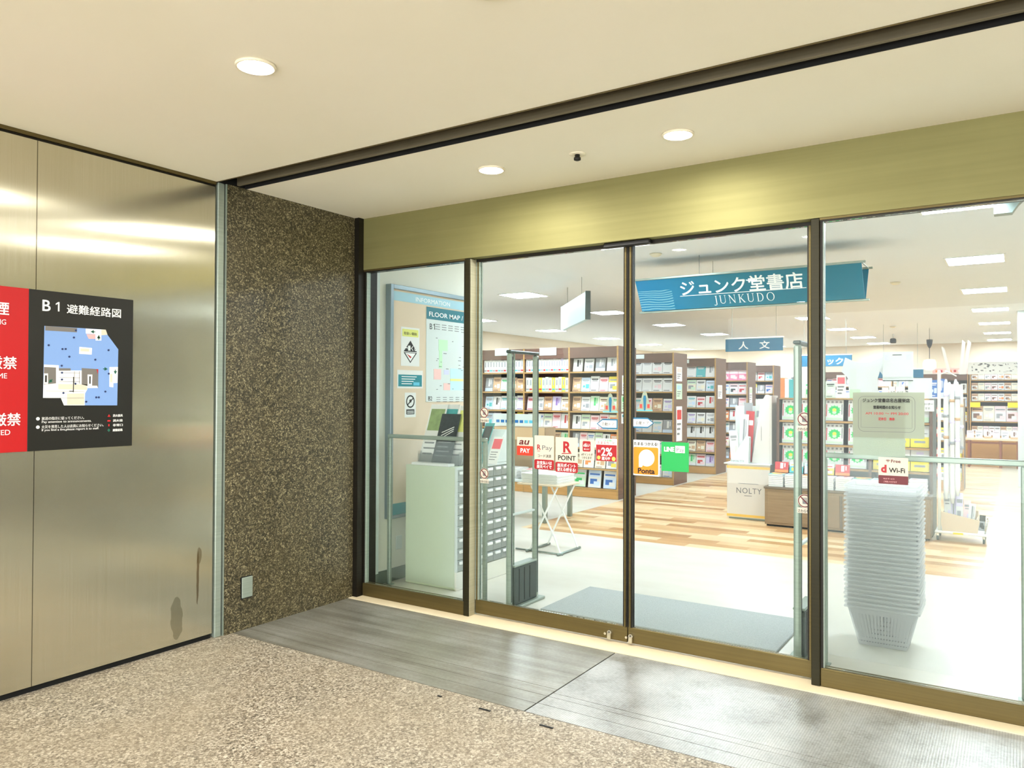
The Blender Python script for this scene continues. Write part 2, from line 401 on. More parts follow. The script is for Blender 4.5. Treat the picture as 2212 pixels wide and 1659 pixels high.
class Plane:
    """2-D drawing on a sign: layers raised a fraction of a millimetre each"""
    def __init__(s, P, U, V): s.P = Vector(P); s.U = Vector(U).normalized(); s.V = Vector(V).normalized(); s.N = s.U.cross(s.V)
    def at(s, u, v, n=0): return s.P+s.U*u+s.V*v+s.N*n
    def poly(s, mb, pts, m, n0=0, n1=.001): mb.prism([s.at(u, v, n0) for u, v in pts], s.N, n1-n0, m)
    def rect(s, mb, u0, u1, v0, v1, m, n0=0, n1=.001): s.poly(mb, [(u0, v0), (u1, v0), (u1, v1), (u0, v1)], m, n0, n1)
    def rrect(s, mb, u0, u1, v0, v1, r, m, n0=0, n1=.001):
        pts = []
        for cu, cv, a in ((u1-r, v0+r, -90), (u1-r, v1-r, 0), (u0+r, v1-r, 90), (u0+r, v0+r, 180)):
            for k in range(5): t = R(a+k*22.5); pts.append((cu+r*cos(t), cv+r*sin(t)))
        s.poly(mb, pts, m, n0, n1)
    def disc(s, mb, u, v, r, m, n0=0, n1=.001, k=20, ry=None):
        ry = ry or r; s.poly(mb, [(u+r*cos(2*pi*i/k), v+ry*sin(2*pi*i/k)) for i in range(k)], m, n0, n1)
    def ring(s, mb, u, v, r0, r1, m, n0=0, n1=.001, k=24, a0=0, a1=360):
        for i in range(k):
            t0 = R(a0+(a1-a0)*i/k); t1 = R(a0+(a1-a0)*(i+1)/k)
            s.poly(mb, [(u+r0*cos(t0), v+r0*sin(t0)), (u+r1*cos(t0), v+r1*sin(t0)), (u+r1*cos(t1), v+r1*sin(t1)), (u+r0*cos(t1), v+r0*sin(t1))], m, n0, n1)
    def line(s, mb, a, b, w, m, n0=0, n1=.001):
        d = Vector((b[0]-a[0], b[1]-a[1])).normalized()*w/2; q = (-d[1], d[0])
        s.poly(mb, [(a[0]+q[0], a[1]+q[1]), (a[0]-q[0], a[1]-q[1]), (b[0]-q[0], b[1]-q[1]), (b[0]+q[0], b[1]+q[1])], m, n0, n1)
    def text(s, t, u, v, size, m, parent=None, n=.001, mb=None, **k):
        return text(t, s.at(u, v, n), s.U, s.V, size, m, parent, mb=mb, **k)

# ------------------------------------------------------------------ the place outside the shop
ZC = 2.797          # outside ceiling
XL = -4.104; XE = 6.0; YB = -8.5
def sbox(name, x0, x1, y0, y1, z0, z1, m, label=None): return struct(MB().box(x0, x1, y0, y1, z0, z1, m).build(name), label)
sbox('floor', -4.6, XE, YB-.2, -1.10, -.12, 0, 'granite_floor', 'beige speckled granite slab floor in front of the shop')
sbox('floor.001', -10.2, XE, .10, 19.8, -.12, -.001, 'shop_floor', 'cream and wood plank floor inside the shop')
# metal floor plates, cut into strips with dark gaps between them
for nm, x0, x1, m, ys, lab in (('trim_1', -4.30, -1.957, 'smooth_plate', [-1.097, -.985, -.878, -.779, -.10], 'worn smooth metal floor plates left of the door centre'),
                               ('trim_2', -1.953, XE, 'ribbed_plate', [-1.097, -.978, -.879, -.828, -.10], 'ribbed metal floor plates right of the door centre')):
    mb = MB(); mb.box(x0, x1, ys[0], ys[-1], -.12, -.006, 'black')
    for a, b in zip(ys, ys[1:]): mb.box(x0+.002, x1-.002, a+.0018, b-.0018, -.006, 0, m)
    struct(mb.build(nm), lab)
mat('sill_stone', '#efdfbd', .55, noise=.06, nscale=6)
sbox('trim_3', -4.30, XE, -.10, .10, -.12, .004, 'sill_stone', 'pale cream sill strip under the glass front')
# ceilings and the shutter slot between them
sbox('ceiling', -4.6, XE, YB-.2, -1.236, ZC, ZC+.45, 'cream_ceiling', 'cream ceiling of the passage')
sbox('ceiling.001', -4.6, XE, -1.022, -.008, ZC, ZC+.45, 'cream_ceiling', 'cream ceiling strip above the shop entrance')
mb = MB(); mb.box(-4.6, XE, -1.235, -1.023, ZC+.30, ZC+.45, 'black_gap'); mb.box(-4.6, XE, -1.2359, -1.228, ZC-.001, ZC+.30, 'black_gap')
mb.box(-4.6, XE, -1.030, -1.0221, ZC-.001, ZC+.30, 'black_gap'); mb.box(-4.6, XE, -1.2359, -1.232, ZC-.004, ZC-.001, 'bronze_frame'); mb.box(-4.6, -4.112, -1.228, -1.030, ZC+.001, ZC+.30, 'black_gap')
struct(mb.build('trim_4'), 'black recessed shutter slot running across the ceiling')
mb = MB(); mb.bbox(-4.05, XE-.05, -1.193, -1.143, ZC+.030, ZC+.06, 'rusty_bar', .008)
mb.box(-4.05, XE-.05, -1.175, -1.155, ZC+.06, ZC+.30, 'black_gap')
tag(centre_origin(mb.build('roller_shutter')), 'rusty brown bottom bar of the rolled-up shutter inside the ceiling slot', 'shutter')
struct(MB().bbox(-4.10, XE-.01, -1.100, -1.078, ZC+.004, ZC+.12, 'dull_rail', .003).build('trim_5'), 'thin metal rail inside the ceiling slot')
# left wall: stainless panels, shutter guide, granite return
mb = MB(); mb.box(-4.6, -4.12, YB-.2, -1.238, .032, 2.765, 'brushed_steel'); mb.uv = lambda c: (c.y, c.z)
struct(mb.build('wall_left'), 'brushed stainless steel wall panels, streaked and stained')
sbox('trim_6', -4.6, -4.135, YB-.2, -1.238, 0, .032, 'black_gap', 'black shadow gap under the steel wall')
mb = MB(); mb.box(-4.6, -4.125, YB-.2, -1.238, 2.765, ZC, 'dark_frame'); mb.box(-4.125, -4.112, YB-.2, -1.238, 2.778, ZC, 'bronze_frame')
struct(mb.build('trim_7'), 'dark edge strip along the top of the steel wall')
mb = MB(); mb.box(-4.6, -4.16, -1.237, -1.163, 0, ZC, 'black_gap')
mb.bbox(-4.16, -4.112, -1.224, -1.178, 0, ZC, 'steel_rail', .004); mb.box(-4.16, -4.108, -1.169, -1.1625, 0, ZC, 'steel_rail')
struct(mb.build('trim_8'), 'vertical metal shutter guide between steel wall and granite')
sbox('wall_left.001', -4.6, XL, -1.162, -.06, 0, ZC, 'granite_wall', 'dark speckled granite wall beside the entrance')
# right end walls; the passage wall is unseen, added to block side light
mat('passage_wall', '#cfc4a4', .6, noise=.04, nscale=2)
sbox('wall_right', XE, XE+.2, -.05, 19.8, -.1, 2.9, 'cream_wall', 'plain right end wall')
sbox('wall_right.001', XE, XE+.2, YB-.2, -.051, 0, ZC, 'passage_wall', 'unseen plain wall added on the right to block outside light')
# header fascia and jamb
sbox('wall_front', -4.062, XE, -.008, .14, 2.416, ZC+.45, 'bronze_header', 'bronze metal fascia above the glass doors')
mb = MB(); mb.box(-4.6, -4.062, -.059, .14, 0, ZC, 'dark_frame'); mb.box(-10.2, -4.4, -.05, .14, 0, 3.2, 'passage_wall')
struct(mb.build('wall_front.001'), 'black jamb at the left end of the glass front')
sbox('ceiling.002', -10.2, XE, .141, 19.8, 2.9, 3.0, 'shop_ceiling', 'white ceiling of the shop')

# fixed glass panels with frames and mullions
def fixed(name, x0, x1, lab, post=None):
    fr = thing(name, lab, 'window'); del fr['category']; fr['kind'] = 'structure'; fr.location = ((x0+x1)/2, .03, 0)
    MB().bbox(x0, x1, .0, .06, .004, .098, 'bronze_frame', .003).build('bottom_rail', fr)
    mb = MB(); mb.box(x0, x1, .0, .06, 2.398, 2.4155, 'dark_frame'); mb.box(x0, x1, -.004, .0, 2.404, 2.4155, 'bronze_frame'); mb.build('top_rail', fr)
    mb = MB(); mb.box(x0, x0+.012, .005, .055, .098, 2.398, 'dark_frame'); mb.box(x1-.012, x1, .005, .055, .098, 2.398, 'dark_frame')
    mb.box(x0+.012, x0+.018, .012, .048, .098, 2.398, 'steel_rail'); mb.box(x1-.018, x1-.012, .012, .048, .098, 2.398, 'steel_rail'); mb.build('glazing_bead', fr)
    MB().box(x0+.018, x1-.018, .026, .034, .0985, 2.3975, 'glass').build('pane', fr)
    return fr
def mullion(name, x0, x1, lab):
    mb = MB(); mb.bbox(x0, x1, -.006, .055, .004, 2.4155, 'bronze_post', .003); mb.box(x0+.006, x1-.002, .055, .105, .004, 2.4155, 'steel_rail')
    if name == 'trim_9': mb.box(x1, x1+.0025, .0, .063, .006, 2.41, 'lit_post_side')  # pale plate: shop light on this post's side put into colour
    return struct(centre_origin(mb.build(name)), lab)
bronze('lit_post_side', '#a9a387', '#bdb79c', .4, .3)
fixed('window_1', -4.0615, -3.1285, 'fixed glass panel left of the sliding doors')
mullion('trim_9', -3.128, -3.084, 'bronze post between left glass panel and left door')
mullion('trim_10', -.893, -.849, 'bronze post between right door and right glass panel')
fixed('window_2', -.8485, .095, 'fixed glass panel right of the sliding doors')
mullion('trim_11', .0955, .14, 'bronze post beyond the right glass panel')
fixed('window_3', .1405, 1.6, 'further fixed glass panel to the right')
mullion('trim_12', 1.6005, 1.645, 'bronze post further right')
fixed('window_4', 1.6455, 3.2, 'fixed glass panel far right')
mullion('trim_14', 3.2005, 3.245, 'bronze post far right')
fixed('window_5', 3.2455, 5.9, 'last fixed glass panel far right')
sbox('wall_front.002', 5.9005, XE, -.05, .14, .004, 2.4155, 'granite_wall', 'granite pier at the far right')

# sliding glass doors
def door(name, x0, x1, lock_x, lab):
    d = thing(name, lab, 'door'); del d['category']; d['kind'] = 'structure'; d.location = ((x0+x1)/2, .082, 0)
    MB().bbox(x0, x1, .065, .099, .014, .106, 'bronze_frame', .003).build('bottom_rail', d)
    MB().box(x0, x1, .065, .099, 2.395, 2.4155, 'dark_frame').build('top_rail', d)
    for a in (x0, x1-.028):
        lm = 'steel_rail' if a < -3 else 'dark_frame'; mb = MB(); mb.box(a, a+.028, .065, .099, .106, 2.395, lm); mb.box(a+.009, a+.019, .061, .065, .106, 2.395, 'bronze_frame'); mb.build('stile', d)
    MB().box(x0+.028, x1-.028, .078, .086, .1065, 2.3945, 'glass').build('pane', d)
    lk = MB(); lk.cyl((lock_x, .064, .058), (lock_x, .048, .058), .017, .014, 'chrome', 16); lk.bbox(lock_x-.012, lock_x+.012, .040, .0645, .016, .060, 'chrome', .003)
    lk.cyl((lock_x-.032, .0645, .045), (lock_x-.032, .056, .045), .008, .008, 'chrome', 10)
    L_ = lk.build('floor_lock', d, label='chrome floor lock')
    MB().cyl((lock_x, .0475, .060), (lock_x, .046, .060), .005, .005, 'black', 8).build('keyhole', L_)
    return d
door('door_1', -3.080, -1.958, -2.07, 'left sliding glass door leaf')
door('door_2', -1.954, -.897, -1.93, 'right sliding glass door leaf')
mb = MB(); mb.bbox(-2.10, -1.80, .015, .06, 2.385, 2.4155, 'black', .006)
sen = tag(centre_origin(mb.build('door_sensor')), 'slim black motion sensor under the fascia above the doors', 'sensor')

# outside ceiling fittings
def downlight(x, y, lab, s=.078):
    t = thing('ceiling_light', lab, 'ceiling light', (x, y, ZC-.012), 'round recessed downlights outside the shop')
    mb = MB(); mb.lathe((x, y, ZC), [(s, -.0005), (s, -.008), (s*.97, -.011), (s*.86, -.011), (s*.80, -.004), (s*.80, -.0005)], 'frame_white'); mb.build('trim_ring', t, True)
    MB().lathe((x, y, ZC), [(s*.79, -.003), (s*.6, -.006), (0, -.0075)], 'down_light').build('diffuser', t, True)
mat('frame_white', '#ece3cb', .45)
downlight(-2.518, -2.216, 'round downlight nearest the steel wall, in front of the shutter slot', .079)
downlight(-1.406, -.552, 'round downlight on the entrance ceiling strip, right of the small sprinkler', .079)
downlight(-2.534, -.553, 'round downlight on the entrance ceiling strip, left of the small sprinkler', .079)
for k, (x, y) in enumerate([(-1.4, -2.216), (.9, -2.216), (-2.5, -4.4), (-.2, -4.4), (2.2, -4.4), (-2.5, -6.8), (1.0, -6.8), (4.4, -4.0)]):  # unseen downlights added to light the passage
    downlight(x, y, 'added round downlight lighting the passage, out of view, '+ORD[k]+' of them', .079)
t = thing('sprinkler', 'small black sprinkler head on the entrance ceiling between two downlights', 'sprinkler', (-1.98, -.538, ZC-.04))
MB().lathe((-1.98, -.538, ZC), [(.045, -.0005), (.045, -.004), (.030, -.006)], 'frame_white', 24).build('cover_plate', t, True)
MB().lathe((-1.98, -.538, ZC), [(.014, -.006), (.014, -.02), (.019, -.022), (.019, -.034), (.010, -.038)], 'black', 16).build('nozzle', t, True)
# switch plate on granite
t = thing('cover_plate', 'small grey metal cover plate low on the granite wall', 'plate', (XL, -1.0, .20))
MB().box(XL-.002, XL+.004, -1.044, -.958, .196, .336, 'black').build('backing', t)
MB().bbox(XL+.004, XL+.014, -1.040, -.960, .203, .332, 'steel_rail', .003).build('plate', t)
# little black hooks in the floor
for x0, x1, y, lab in ((-2.15, -2.085, -1.19, 'small black floor slot in the granite, middle one before the metal plates'),
                       (-1.815, -1.745, -1.188, 'small black floor slot in the granite, rightmost before the metal plates'), (-2.41, -2.385, -1.18, 'tiny black mark plug in the granite floor, leftmost before the plates')):
    tag(centre_origin(MB().bbox(x0, x1, y-.006, y+.006, 0, .004, 'black', .001).build('floor_slot')), lab, 'floor slot')

# evacuation sign and red prohibition sign on the steel wall
XS = -4.12
t = thing('evacuation_sign', 'black evacuation route map sign on the steel wall', 'sign', (XS, -2.034, 1.205))
MB().bbox(XS, XS+.006, -2.305, -1.762, 1.205, 2.014, 'sign_black', .001).build('board', t)
P = Plane((XS+.006, 0, 0), YU, ZU)
P.text('B', -2.247, 1.911, .080, 'white', t, bold=.012); mb = MB(); P.poly(mb, [(-2.166, 1.914), (-2.159, 1.914), (-2.159, 1.962), (-2.165, 1.962), (-2.177, 1.953), (-2.177, 1.946), (-2.166, 1.953)], 'white', 0, .0012); mb.build('numeral', t)
P.text('避難経路図', -2.124, 1.912, .052, 'white', t, bold=.012, width=.288)
mb = MB(); q = lambda m, pts, n: P.poly(mb, pts[::-1] if False else pts, m, n*.0004, n*.0004+.0004)
def ccw(p): return p if sum(p[i][0]*p[(i+1) % len(p)][1]-p[(i+1) % len(p)][0]*p[i][1] for i in range(len(p))) > 0 else p[::-1]
def pl(m, pts, n): P.poly(mb, ccw(pts), m, 0, .0006+n*.0004)
pl('map_blue', [(-2.231, 1.835), (-1.917, 1.838), (-1.907, 1.811), (-1.846, 1.735), (-1.849, 1.429), (-2.131, 1.432), (-2.147, 1.47), (-2.234, 1.471)], 0)
pl('map_grey', [(-2.227, 1.835), (-2.069, 1.835), (-2.07, 1.813), (-2.227, 1.812)], 1)
pl('white', [(-2.024, 1.836), (-1.941, 1.837), (-1.94, 1.778), (-1.971, 1.776), (-1.972, 1.81), (-2.023, 1.81)], 1)
pl('map_beige', [(-1.941, 1.837), (-1.917, 1.838), (-1.907, 1.811), (-1.94, 1.806)], 1)
pl('pink', [(-2.02, 1.807), (-1.974, 1.809), (-1.973, 1.785), (-2.008, 1.783)], 2)
pl('white', [(-2.056, 1.738), (-1.99, 1.735), (-1.991, 1.7), (-2.057, 1.701)], 1); pl('map_beige', [(-2.05, 1.73), (-2.005, 1.73), (-2.005, 1.715), (-2.05, 1.715)], 2)
pl('white', [(-2.231, 1.639), (-2.159, 1.638), (-2.158, 1.611), (-2.043, 1.614), (-2.042, 1.54), (-2.011, 1.535), (-2.012, 1.516), (-2.024, 1.494), (-2.025, 1.431), (-2.131, 1.432), (-2.147, 1.47), (-2.234, 1.471)], 1)
pl('map_grey', [(-2.231, 1.627), (-2.173, 1.626), (-2.172, 1.545), (-2.231, 1.538)], 2); pl('map_grey', [(-2.043, 1.627), (-1.955, 1.624), (-1.955, 1.523), (-2.042, 1.54)], 2)
pl('map_grey', [(-2.159, 1.623), (-2.1, 1.624), (-2.1, 1.612), (-2.158, 1.61)], 2)
pl('map_beige', [(-2.161, 1.542), (-2.014, 1.541), (-2.014, 1.513), (-2.16, 1.515)], 2); pl('map_beige', [(-2.116, 1.492), (-2.029, 1.494), (-2.028, 1.434), (-2.116, 1.434)], 2)
pl('white', [(-2.012, 1.594), (-1.987, 1.594), (-1.988, 1.535), (-1.961, 1.535), (-1.956, 1.523), (-2.011, 1.522)], 3); pl('white', [(-2.231, 1.594), (-2.212, 1.595), (-2.211, 1.541), (-2.23, 1.541)], 3)
pl('print_black', [(-2.003, 1.585), (-1.996, 1.585), (-1.996, 1.545), (-2.003, 1.545)], 4); pl('print_black', [(-2.226, 1.585), (-2.217, 1.585), (-2.217, 1.55), (-2.226, 1.55)], 4)
pl('print_red', [(-1.965, 1.624), (-1.956, 1.622), (-1.958, 1.598)], 4)
pl('white', [(-1.894, 1.637), (-1.847, 1.639), (-1.849, 1.552), (-1.872, 1.55), (-1.872, 1.527), (-1.894, 1.53)], 1); pl('map_beige', [(-1.890, 1.60), (-1.878, 1.60), (-1.878, 1.555), (-1.890, 1.555)], 2)
for a in (-2.08, -2.055): P.line(mb, (a, 1.61), (a, 1.545), .0015, 'map_grey', 0, .0022)
for a in (1.60, 1.575, 1.555): P.line(mb, (-2.155, a), (-2.05, a), .0015, 'map_grey', 0, .0022)
for a in (1.505, 1.47): P.line(mb, (-2.22, a), (-2.03, a), .0012, 'map_grey', 0, .0022)
P.line(mb, (-2.085, 1.58), (-2.085, 1.50), .004, 'print_black', 0, .0024); P.line(mb, (-2.087, 1.505), (-2.105, 1.505), .004, 'print_black', 0, .0024)
for a, b in ((-2.075, 1.823), (-2.21, 1.738), (-2.085, 1.785), (-2.142, 1.722), (-2.126, 1.723), (-2.107, 1.684), (-1.972, 1.674), (-1.901, 1.728), (-2.145, 1.636), (-2.075, 1.544), (-2.135, 1.496), (-1.916, 1.504), (-1.965, 1.473), (-1.951, 1.473), (-2.018, 1.45), (-1.898, 1.601), (-2.143, 1.6), (-2.143, 1.565)):
    P.disc(mb, a, b, .0052, 'navy' if 'navy' in M else mat('navy', '#1f3263', .5).name, 0, .003, 10)
mat('green_arrow', '#17654f', .5)
for a, b, dx, dy in ((-1.988, 1.822, -1, 0), (-1.955, 1.795, 0, 1), (-1.915, 1.626, 1, 0), (-1.862, 1.61, 0, -1), (-2.2, 1.555, -1, -1)):
    d = Vector((dx, dy)).normalized(); n_ = Vector((-d.y, d.x)); c_ = Vector((a, b))
    pl('green_arrow', [tuple(c_+d*.011), tuple(c_-d*.006+n_*.009), tuple(c_-d*.006-n_*.009)], 5); P.line(mb, tuple(c_-d*.014), tuple(c_), .004, 'green_arrow', 0, .0026)
pl('print_red', [(-1.962, 1.79), (-1.951, 1.79), (-1.9565, 1.802)], 5)
mb.build('floor_plan', t)
for v in (1.366, 1.324): mb = MB(); P.disc(mb, -2.257, v, .0085, 'white', 0, .0012, 18); mb.build('bullet', t)
P.text('放送の指示に従ってください。', -2.240, 1.360, .0175, 'white', t, width=.212); P.text('Pay attention to announcements.', -2.240, 1.344, .0165, 'white', t, width=.25)
P.text('火災を発見した人は店員にお知らせください。', -2.240, 1.318, .0175, 'white', t, width=.315); P.text('If you find a fire,please report it to staff.', -2.240, 1.303, .0165, 'white', t, width=.29)
mb = MB(); pl('print_red', [(-1.902, 1.368), (-1.886, 1.368), (-1.894, 1.381)], 1); P.rect(mb, -1.902, -1.886, 1.342, 1.350, 'print_red', 0, .001); P.rect(mb, -1.897, -1.891, 1.316, 1.328, 'print_red', 0, .001)
pl('green_arrow', [(-1.902, 1.295), (-1.894, 1.286), (-1.886, 1.295), (-1.894, 1.304)], 1); mb.build('legend_icon', t)
for v, s in ((1.368, '消火器具'), (1.341, '消火栓'), (1.316, '非常口'), (1.289, '避難経路')): P.text(s, -1.874, v, .0150, 'white', t, bold=.01, width=.055)
t = thing('prohibition_sign', 'red sign with white writing, cut off by the left picture edge', 'sign', (XS, -2.62, 1.205))
MB().bbox(XS, XS+.006, -2.95, -2.3055, 1.205, 2.014, 'sign_red', .001).build('board', t)
for s, e, v, z, w in (('禁煙', -2.399, 1.879, .068, None), ('NO SMOKING', -2.411, 1.827, .036, .2), ('火気厳禁', -2.363, 1.617, .066, None), ('OPEN FLAME', -2.403, 1.566, .036, .2), ('持込厳禁', -2.341, 1.341, .066, None), ('PROHIBITED', -2.387, 1.291, .036, .2)):
    w = w or len(s)*z*.96; P.text(s, e-w, v, z, 'white', t, bold=.014 if z > .05 else 0, width=w)

# ------------------------------------------------------------------ stickers on the glass (their backs touch the glass)
def sticker(lab, x0, x1, z0, z1, m, y=.0775, r=.004, group=None, name='sticker'):
    t = thing(name, lab, 'sticker', ((x0+x1)/2, y, z0), group); P = Plane((x0, y, z0), XU, ZU); w, h = x1-x0, z1-z0
    mb = MB(); P.rrect(mb, 0, w, 0, h, r, m, 0, .0005); mb.build('sheet', t); return t, P, w, h
K = .99   # doors sit .05 m behind the plane the sizes were taken from
t, P, w, h = sticker('au PAY sticker, orange-red lower half, leftmost on the left door', -2.755, -2.631, 1.098, 1.217, 'sticker_cream')
mb = MB(); P.rrect(mb, 0, w, 0, h*.52, .004, 'au_red', 0, .001); mb.build('colour_block', t)
text('au', P.at(.014, h*.60, .001), XU, (.30, 0, 1), .062, 'maroon', t, bold=.02, width=.075); P.text('PAY', .026, h*.15, .040, 'white', t, bold=.02, width=.072)
t, P, w, h = sticker('R Pay sticker with red caption box, second from left on the left door', -2.620, -2.474, 1.014, 1.232, 'sticker_cream')
mb = MB(); P.rrect(mb, 0, w, 0, h*.29, .010, 'rk_red', 0, .001); P.line(mb, (.02, h*.535), (.042, h*.535), .003, 'rk_red', 0, .0012); mb.build('colour_block', t)
P.text('R', .018, h*.58, .046, 'rk_red', t, bold=.02); P.text('Pay', .054, h*.58, .042, 'grey_text', t, width=.075)
P.text('コード決済', .022, h*.36, .022, 'print_black', t, width=.1)
P.text('お支払いは', .018, h*.155, .025, 'white', t, bold=.015, width=.11); P.text('楽天ペイで', .018, h*.04, .025, 'white', t, bold=.015, width=.11)
t, P, w, h = sticker('R POINT sticker with big red R and red caption box', -2.463, -2.302, 1.004, 1.226, 'sticker_cream')
mb = MB(); P.rrect(mb, 0, w, 0, h*.29, .010, 'rk_red', 0, .001); P.line(mb, (.045, h*.535), (.115, h*.55), .005, 'rk_red', 0, .0012); mb.build('colour_block', t)
P.text('R', .052, h*.58, .095, 'rk_red', t, bold=.03); P.text('POINT', .017, h*.35, .042, 'print_black', t, bold=.015, width=.127)
P.text('楽天ポイント', .014, h*.155, .025, 'white', t, bold=.015, width=.132); P.text('使える!貯まる!', .014, h*.04, .025, 'white', t, bold=.015, width=.132)
t, P, w, h = sticker('cream sticker with red rounded d payment logo on the left door', -2.290, -2.185, 1.090, 1.216, 'sticker_cream')
mb = MB(); P.rrect(mb, .022, w-.028, h*.42, h*.93, .008, 'rk_red', 0, .001); mb.build('colour_block', t)
P.text('d払い', .028, h*.66, .026, 'white', t, bold=.01, width=.044); P.text('使えます', .031, h*.50, .012, 'white', t, width=.038)
P.text('dポイントが', .012, h*.22, .018, 'print_black', t, width=.08); P.text('つかえます', .014, h*.06, .018, 'print_black', t, width=.07)
t, P, w, h = sticker('red sticker with large white 2% next to the door edge', -2.176, -2.033, 1.090, 1.228, 'paper')
mb = MB(); P.rect(mb, .002, w-.002, .0, h*.72, 'rk_red', 0, .001); P.disc(mb, .02, .02, .012, 'gold', 0, .0014); P.disc(mb, w-.022, .016, .013, 'gold', 0, .0014); mb.build('colour_block', t)
P.text('2%', .036, h*.24, .070, 'white', t, bold=.02, width=.074); P.text('最大', .014, h*.38, .020, 'white', t, width=.018); P.text('還元中', .040, h*.06, .022, 'white', t, bold=.01, width=.056)
P.text('いつでもお得に', .016, h*.88, .013, 'lime', t, width=.1); P.text('たまるカード', .010, h*.76, .018, 'print_red', t, width=.115)
t, P, w, h = sticker('orange Ponta point card sticker with white speech bubble on the right door', -1.934, -1.757, 1.016, 1.228, 'paper', r=.012)
mb = MB(); P.rrect(mb, .010, w-.010, .008, h*.80, .008, 'orange', 0, .001); P.disc(mb, w*.53, h*.50, .050, 'white', 0, .0014, 28); P.poly(mb, [(w*.53-.0495, h*.24), (w*.53-.030, h*.24), (w*.53-.012, h*.40), (w*.53-.0495, h*.50)], 'white', 0, .0012); mb.build('colour_block', t)
P.text('たまる つかえる!', .012, h*.855, .022, 'print_black', t, bold=.02, width=.152); P.text('Ponta', .036, h*.07, .042, 'print_black', t, bold=.035, width=.108)
t, P, w, h = sticker('green LINE Pay sticker on the right door', -1.747, -1.580, 1.052, 1.222, 'line_green', r=.003)
mb = MB(); P.rect(mb, .085, .143, h*.64, h*.88, 'white', 0, .001); mb.build('colour_block', t)
P.text('LINE', .016, h*.68, .036, 'white', t, bold=.045, width=.062); P.text('Pay', .092, h*.68, .034, 'grey_text', t, width=.044)
for sgn, cx, cz, lab in ((-1, -2.095, 1.318, 'left'), (1, -1.869, 1.330, 'right')):
    t = thing('sticker', 'pale blue automatic door arrow sticker on the '+lab+' door leaf, pointing '+lab, 'sticker', (cx, .0775, cz-.03)); P = Plane((cx, .0775, cz), XU, ZU)
    mb = MB(); arrow = lambda a, hh: ccw([(-a*sgn, -hh), (a*sgn-hh*sgn, -hh), (a*sgn+.01*sgn, 0), (a*sgn-hh*sgn, hh), (-a*sgn, hh)])
    P.poly(mb, arrow(.066, .031), 'deep_blue', 0, .0005); P.poly(mb, arrow(.058, .022), 'white', 0, .001); mb.build('sheet', t)
    P.text('自動ドア', -.042, -.010, .024, 'print_black', t, width=.082)
    t = thing('sticker', 'blue finger warning sticker above the arrow on the '+lab+' door leaf', 'sticker', (cx+.016, .0775, cz+.07)); P = Plane((cx+.016, .0775, cz+.07), XU, ZU)
    mb = MB(); P.poly(mb, [(-.052, 0), (.052, 0), (.030, .05), (.012, .11), (0, .118), (-.012, .11), (-.030, .05)], 'thin_sheet', 0, .0004)
    P.line(mb, (-.05, .004), (.05, .004), .006, 'sky', 0, .0008); P.poly(mb, [(-.005, .004), (.005, .004), (.010, .075), (.006, .093), (-.006, .093), (-.010, .075)], 'deep_blue', 0, .0012)
    for a in (-.024, .024): P.rect(mb, a-.008, a+.008, .018, .042, 'film_red', 0, .0009)
    mb.build('sheet', t)
def nohand(cx, cz, lab, s='さわらない'):
    t = thing('sticker', lab, 'sticker', (cx, .0775, cz-.055)); P = Plane((cx, .0775, cz), XU, ZU)
    mb = MB(); P.disc(mb, 0, 0, .036, 'sticker_cream', 0, .0005, 28); P.rect(mb, -.038, .038, -.065, -.036, 'sticker_cream', 0, .0004)
    P.ring(mb, 0, 0, .029, .034, 'maroon', .0005, .001, 28); P.line(mb, (-.021, .021), (.021, -.021), .006, 'maroon', .0005, .0012)
    for k in range(4): P.line(mb, (-.009+k*.006, -.002), (-.011+k*.0068, .018), .004, 'grey_text', .0004, .0008)
    P.rect(mb, -.011, .012, -.016, 0, 'grey_text', .0004, .0008); mb.build('sheet', t)
    P.text('さわらない', -.036, -.060, .018, 'print_black', t, bold=.01, width=.072)
nohand(-3.020, 1.372, 'upper round no-touch hand sticker at the left edge of the left door')
nohand(-3.018, .960, 'lower round no-touch hand sticker at the left edge of the left door')
nohand(-.944, 1.372, 'upper round no-touch hand sticker at the right edge of the right door')
nohand(-.942, .938, 'lower round no-touch hand sticker at the right edge of the right door')
# opening-hours notice and free wi-fi sticker on the right fixed panel
t = thing('notice_sheet', 'translucent grey-green opening hours notice on the right glass panel', 'notice', (-.535, .0255, 1.29)); P = Plane((-.535, .0255, 1.40), XU, ZU)
mb = MB(); P.rect(mb, -.161, .161, -.112, .114, 'thin_sheet', 0, .0005); mb.build('sheet', t)
mb = MB()
def rline(mb, u0, u1, v0, v1, r, wd, m):
    pts = []
    for cu, cv, a in ((u1-r, v0+r, -90), (u1-r, v1-r, 0), (u0+r, v1-r, 90), (u0+r, v0+r, 180)):
        for k in range(5): tt = R(a+k*22.5); pts.append((cu+r*cos(tt), cv+r*sin(tt)))
    for a, b in zip(pts, pts[1:]+pts[:1]): P.line(mb, a, b, wd, m, .0005, .0009)
rline(mb, -.135, .120, -.082, .094, .025, .0018, 'grey_text'); rline(mb, -.123, .108, -.062, .075, .004, .0012, 'grey_text'); mb.build('border', t)
P.text('ジュンク堂書店名古屋栄店', -.116, .066, .021, 'print_black', t, n=.0009, bold=.02, width=.212); P.text('営業時間のお知らせ', -.066, .033, .018, 'print_black', t, n=.0009, bold=.025, width=.122)
P.text('AM 10:00 〜 PM 20:00', -.102, .003, .017, 'print_red', t, n=.0009, bold=0, width=.194); P.text('定休日　無休', -.043, -.024, .016, 'print_red', t, n=.0009, bold=.015, width=.074)
t = thing('paper_sheet', 'pale paper sheet behind the opening hours notice on the right glass panel', 'paper', (-.578, .0345, 1.197)); P = Plane((-.578, .0350, 1.197), XU, ZU)
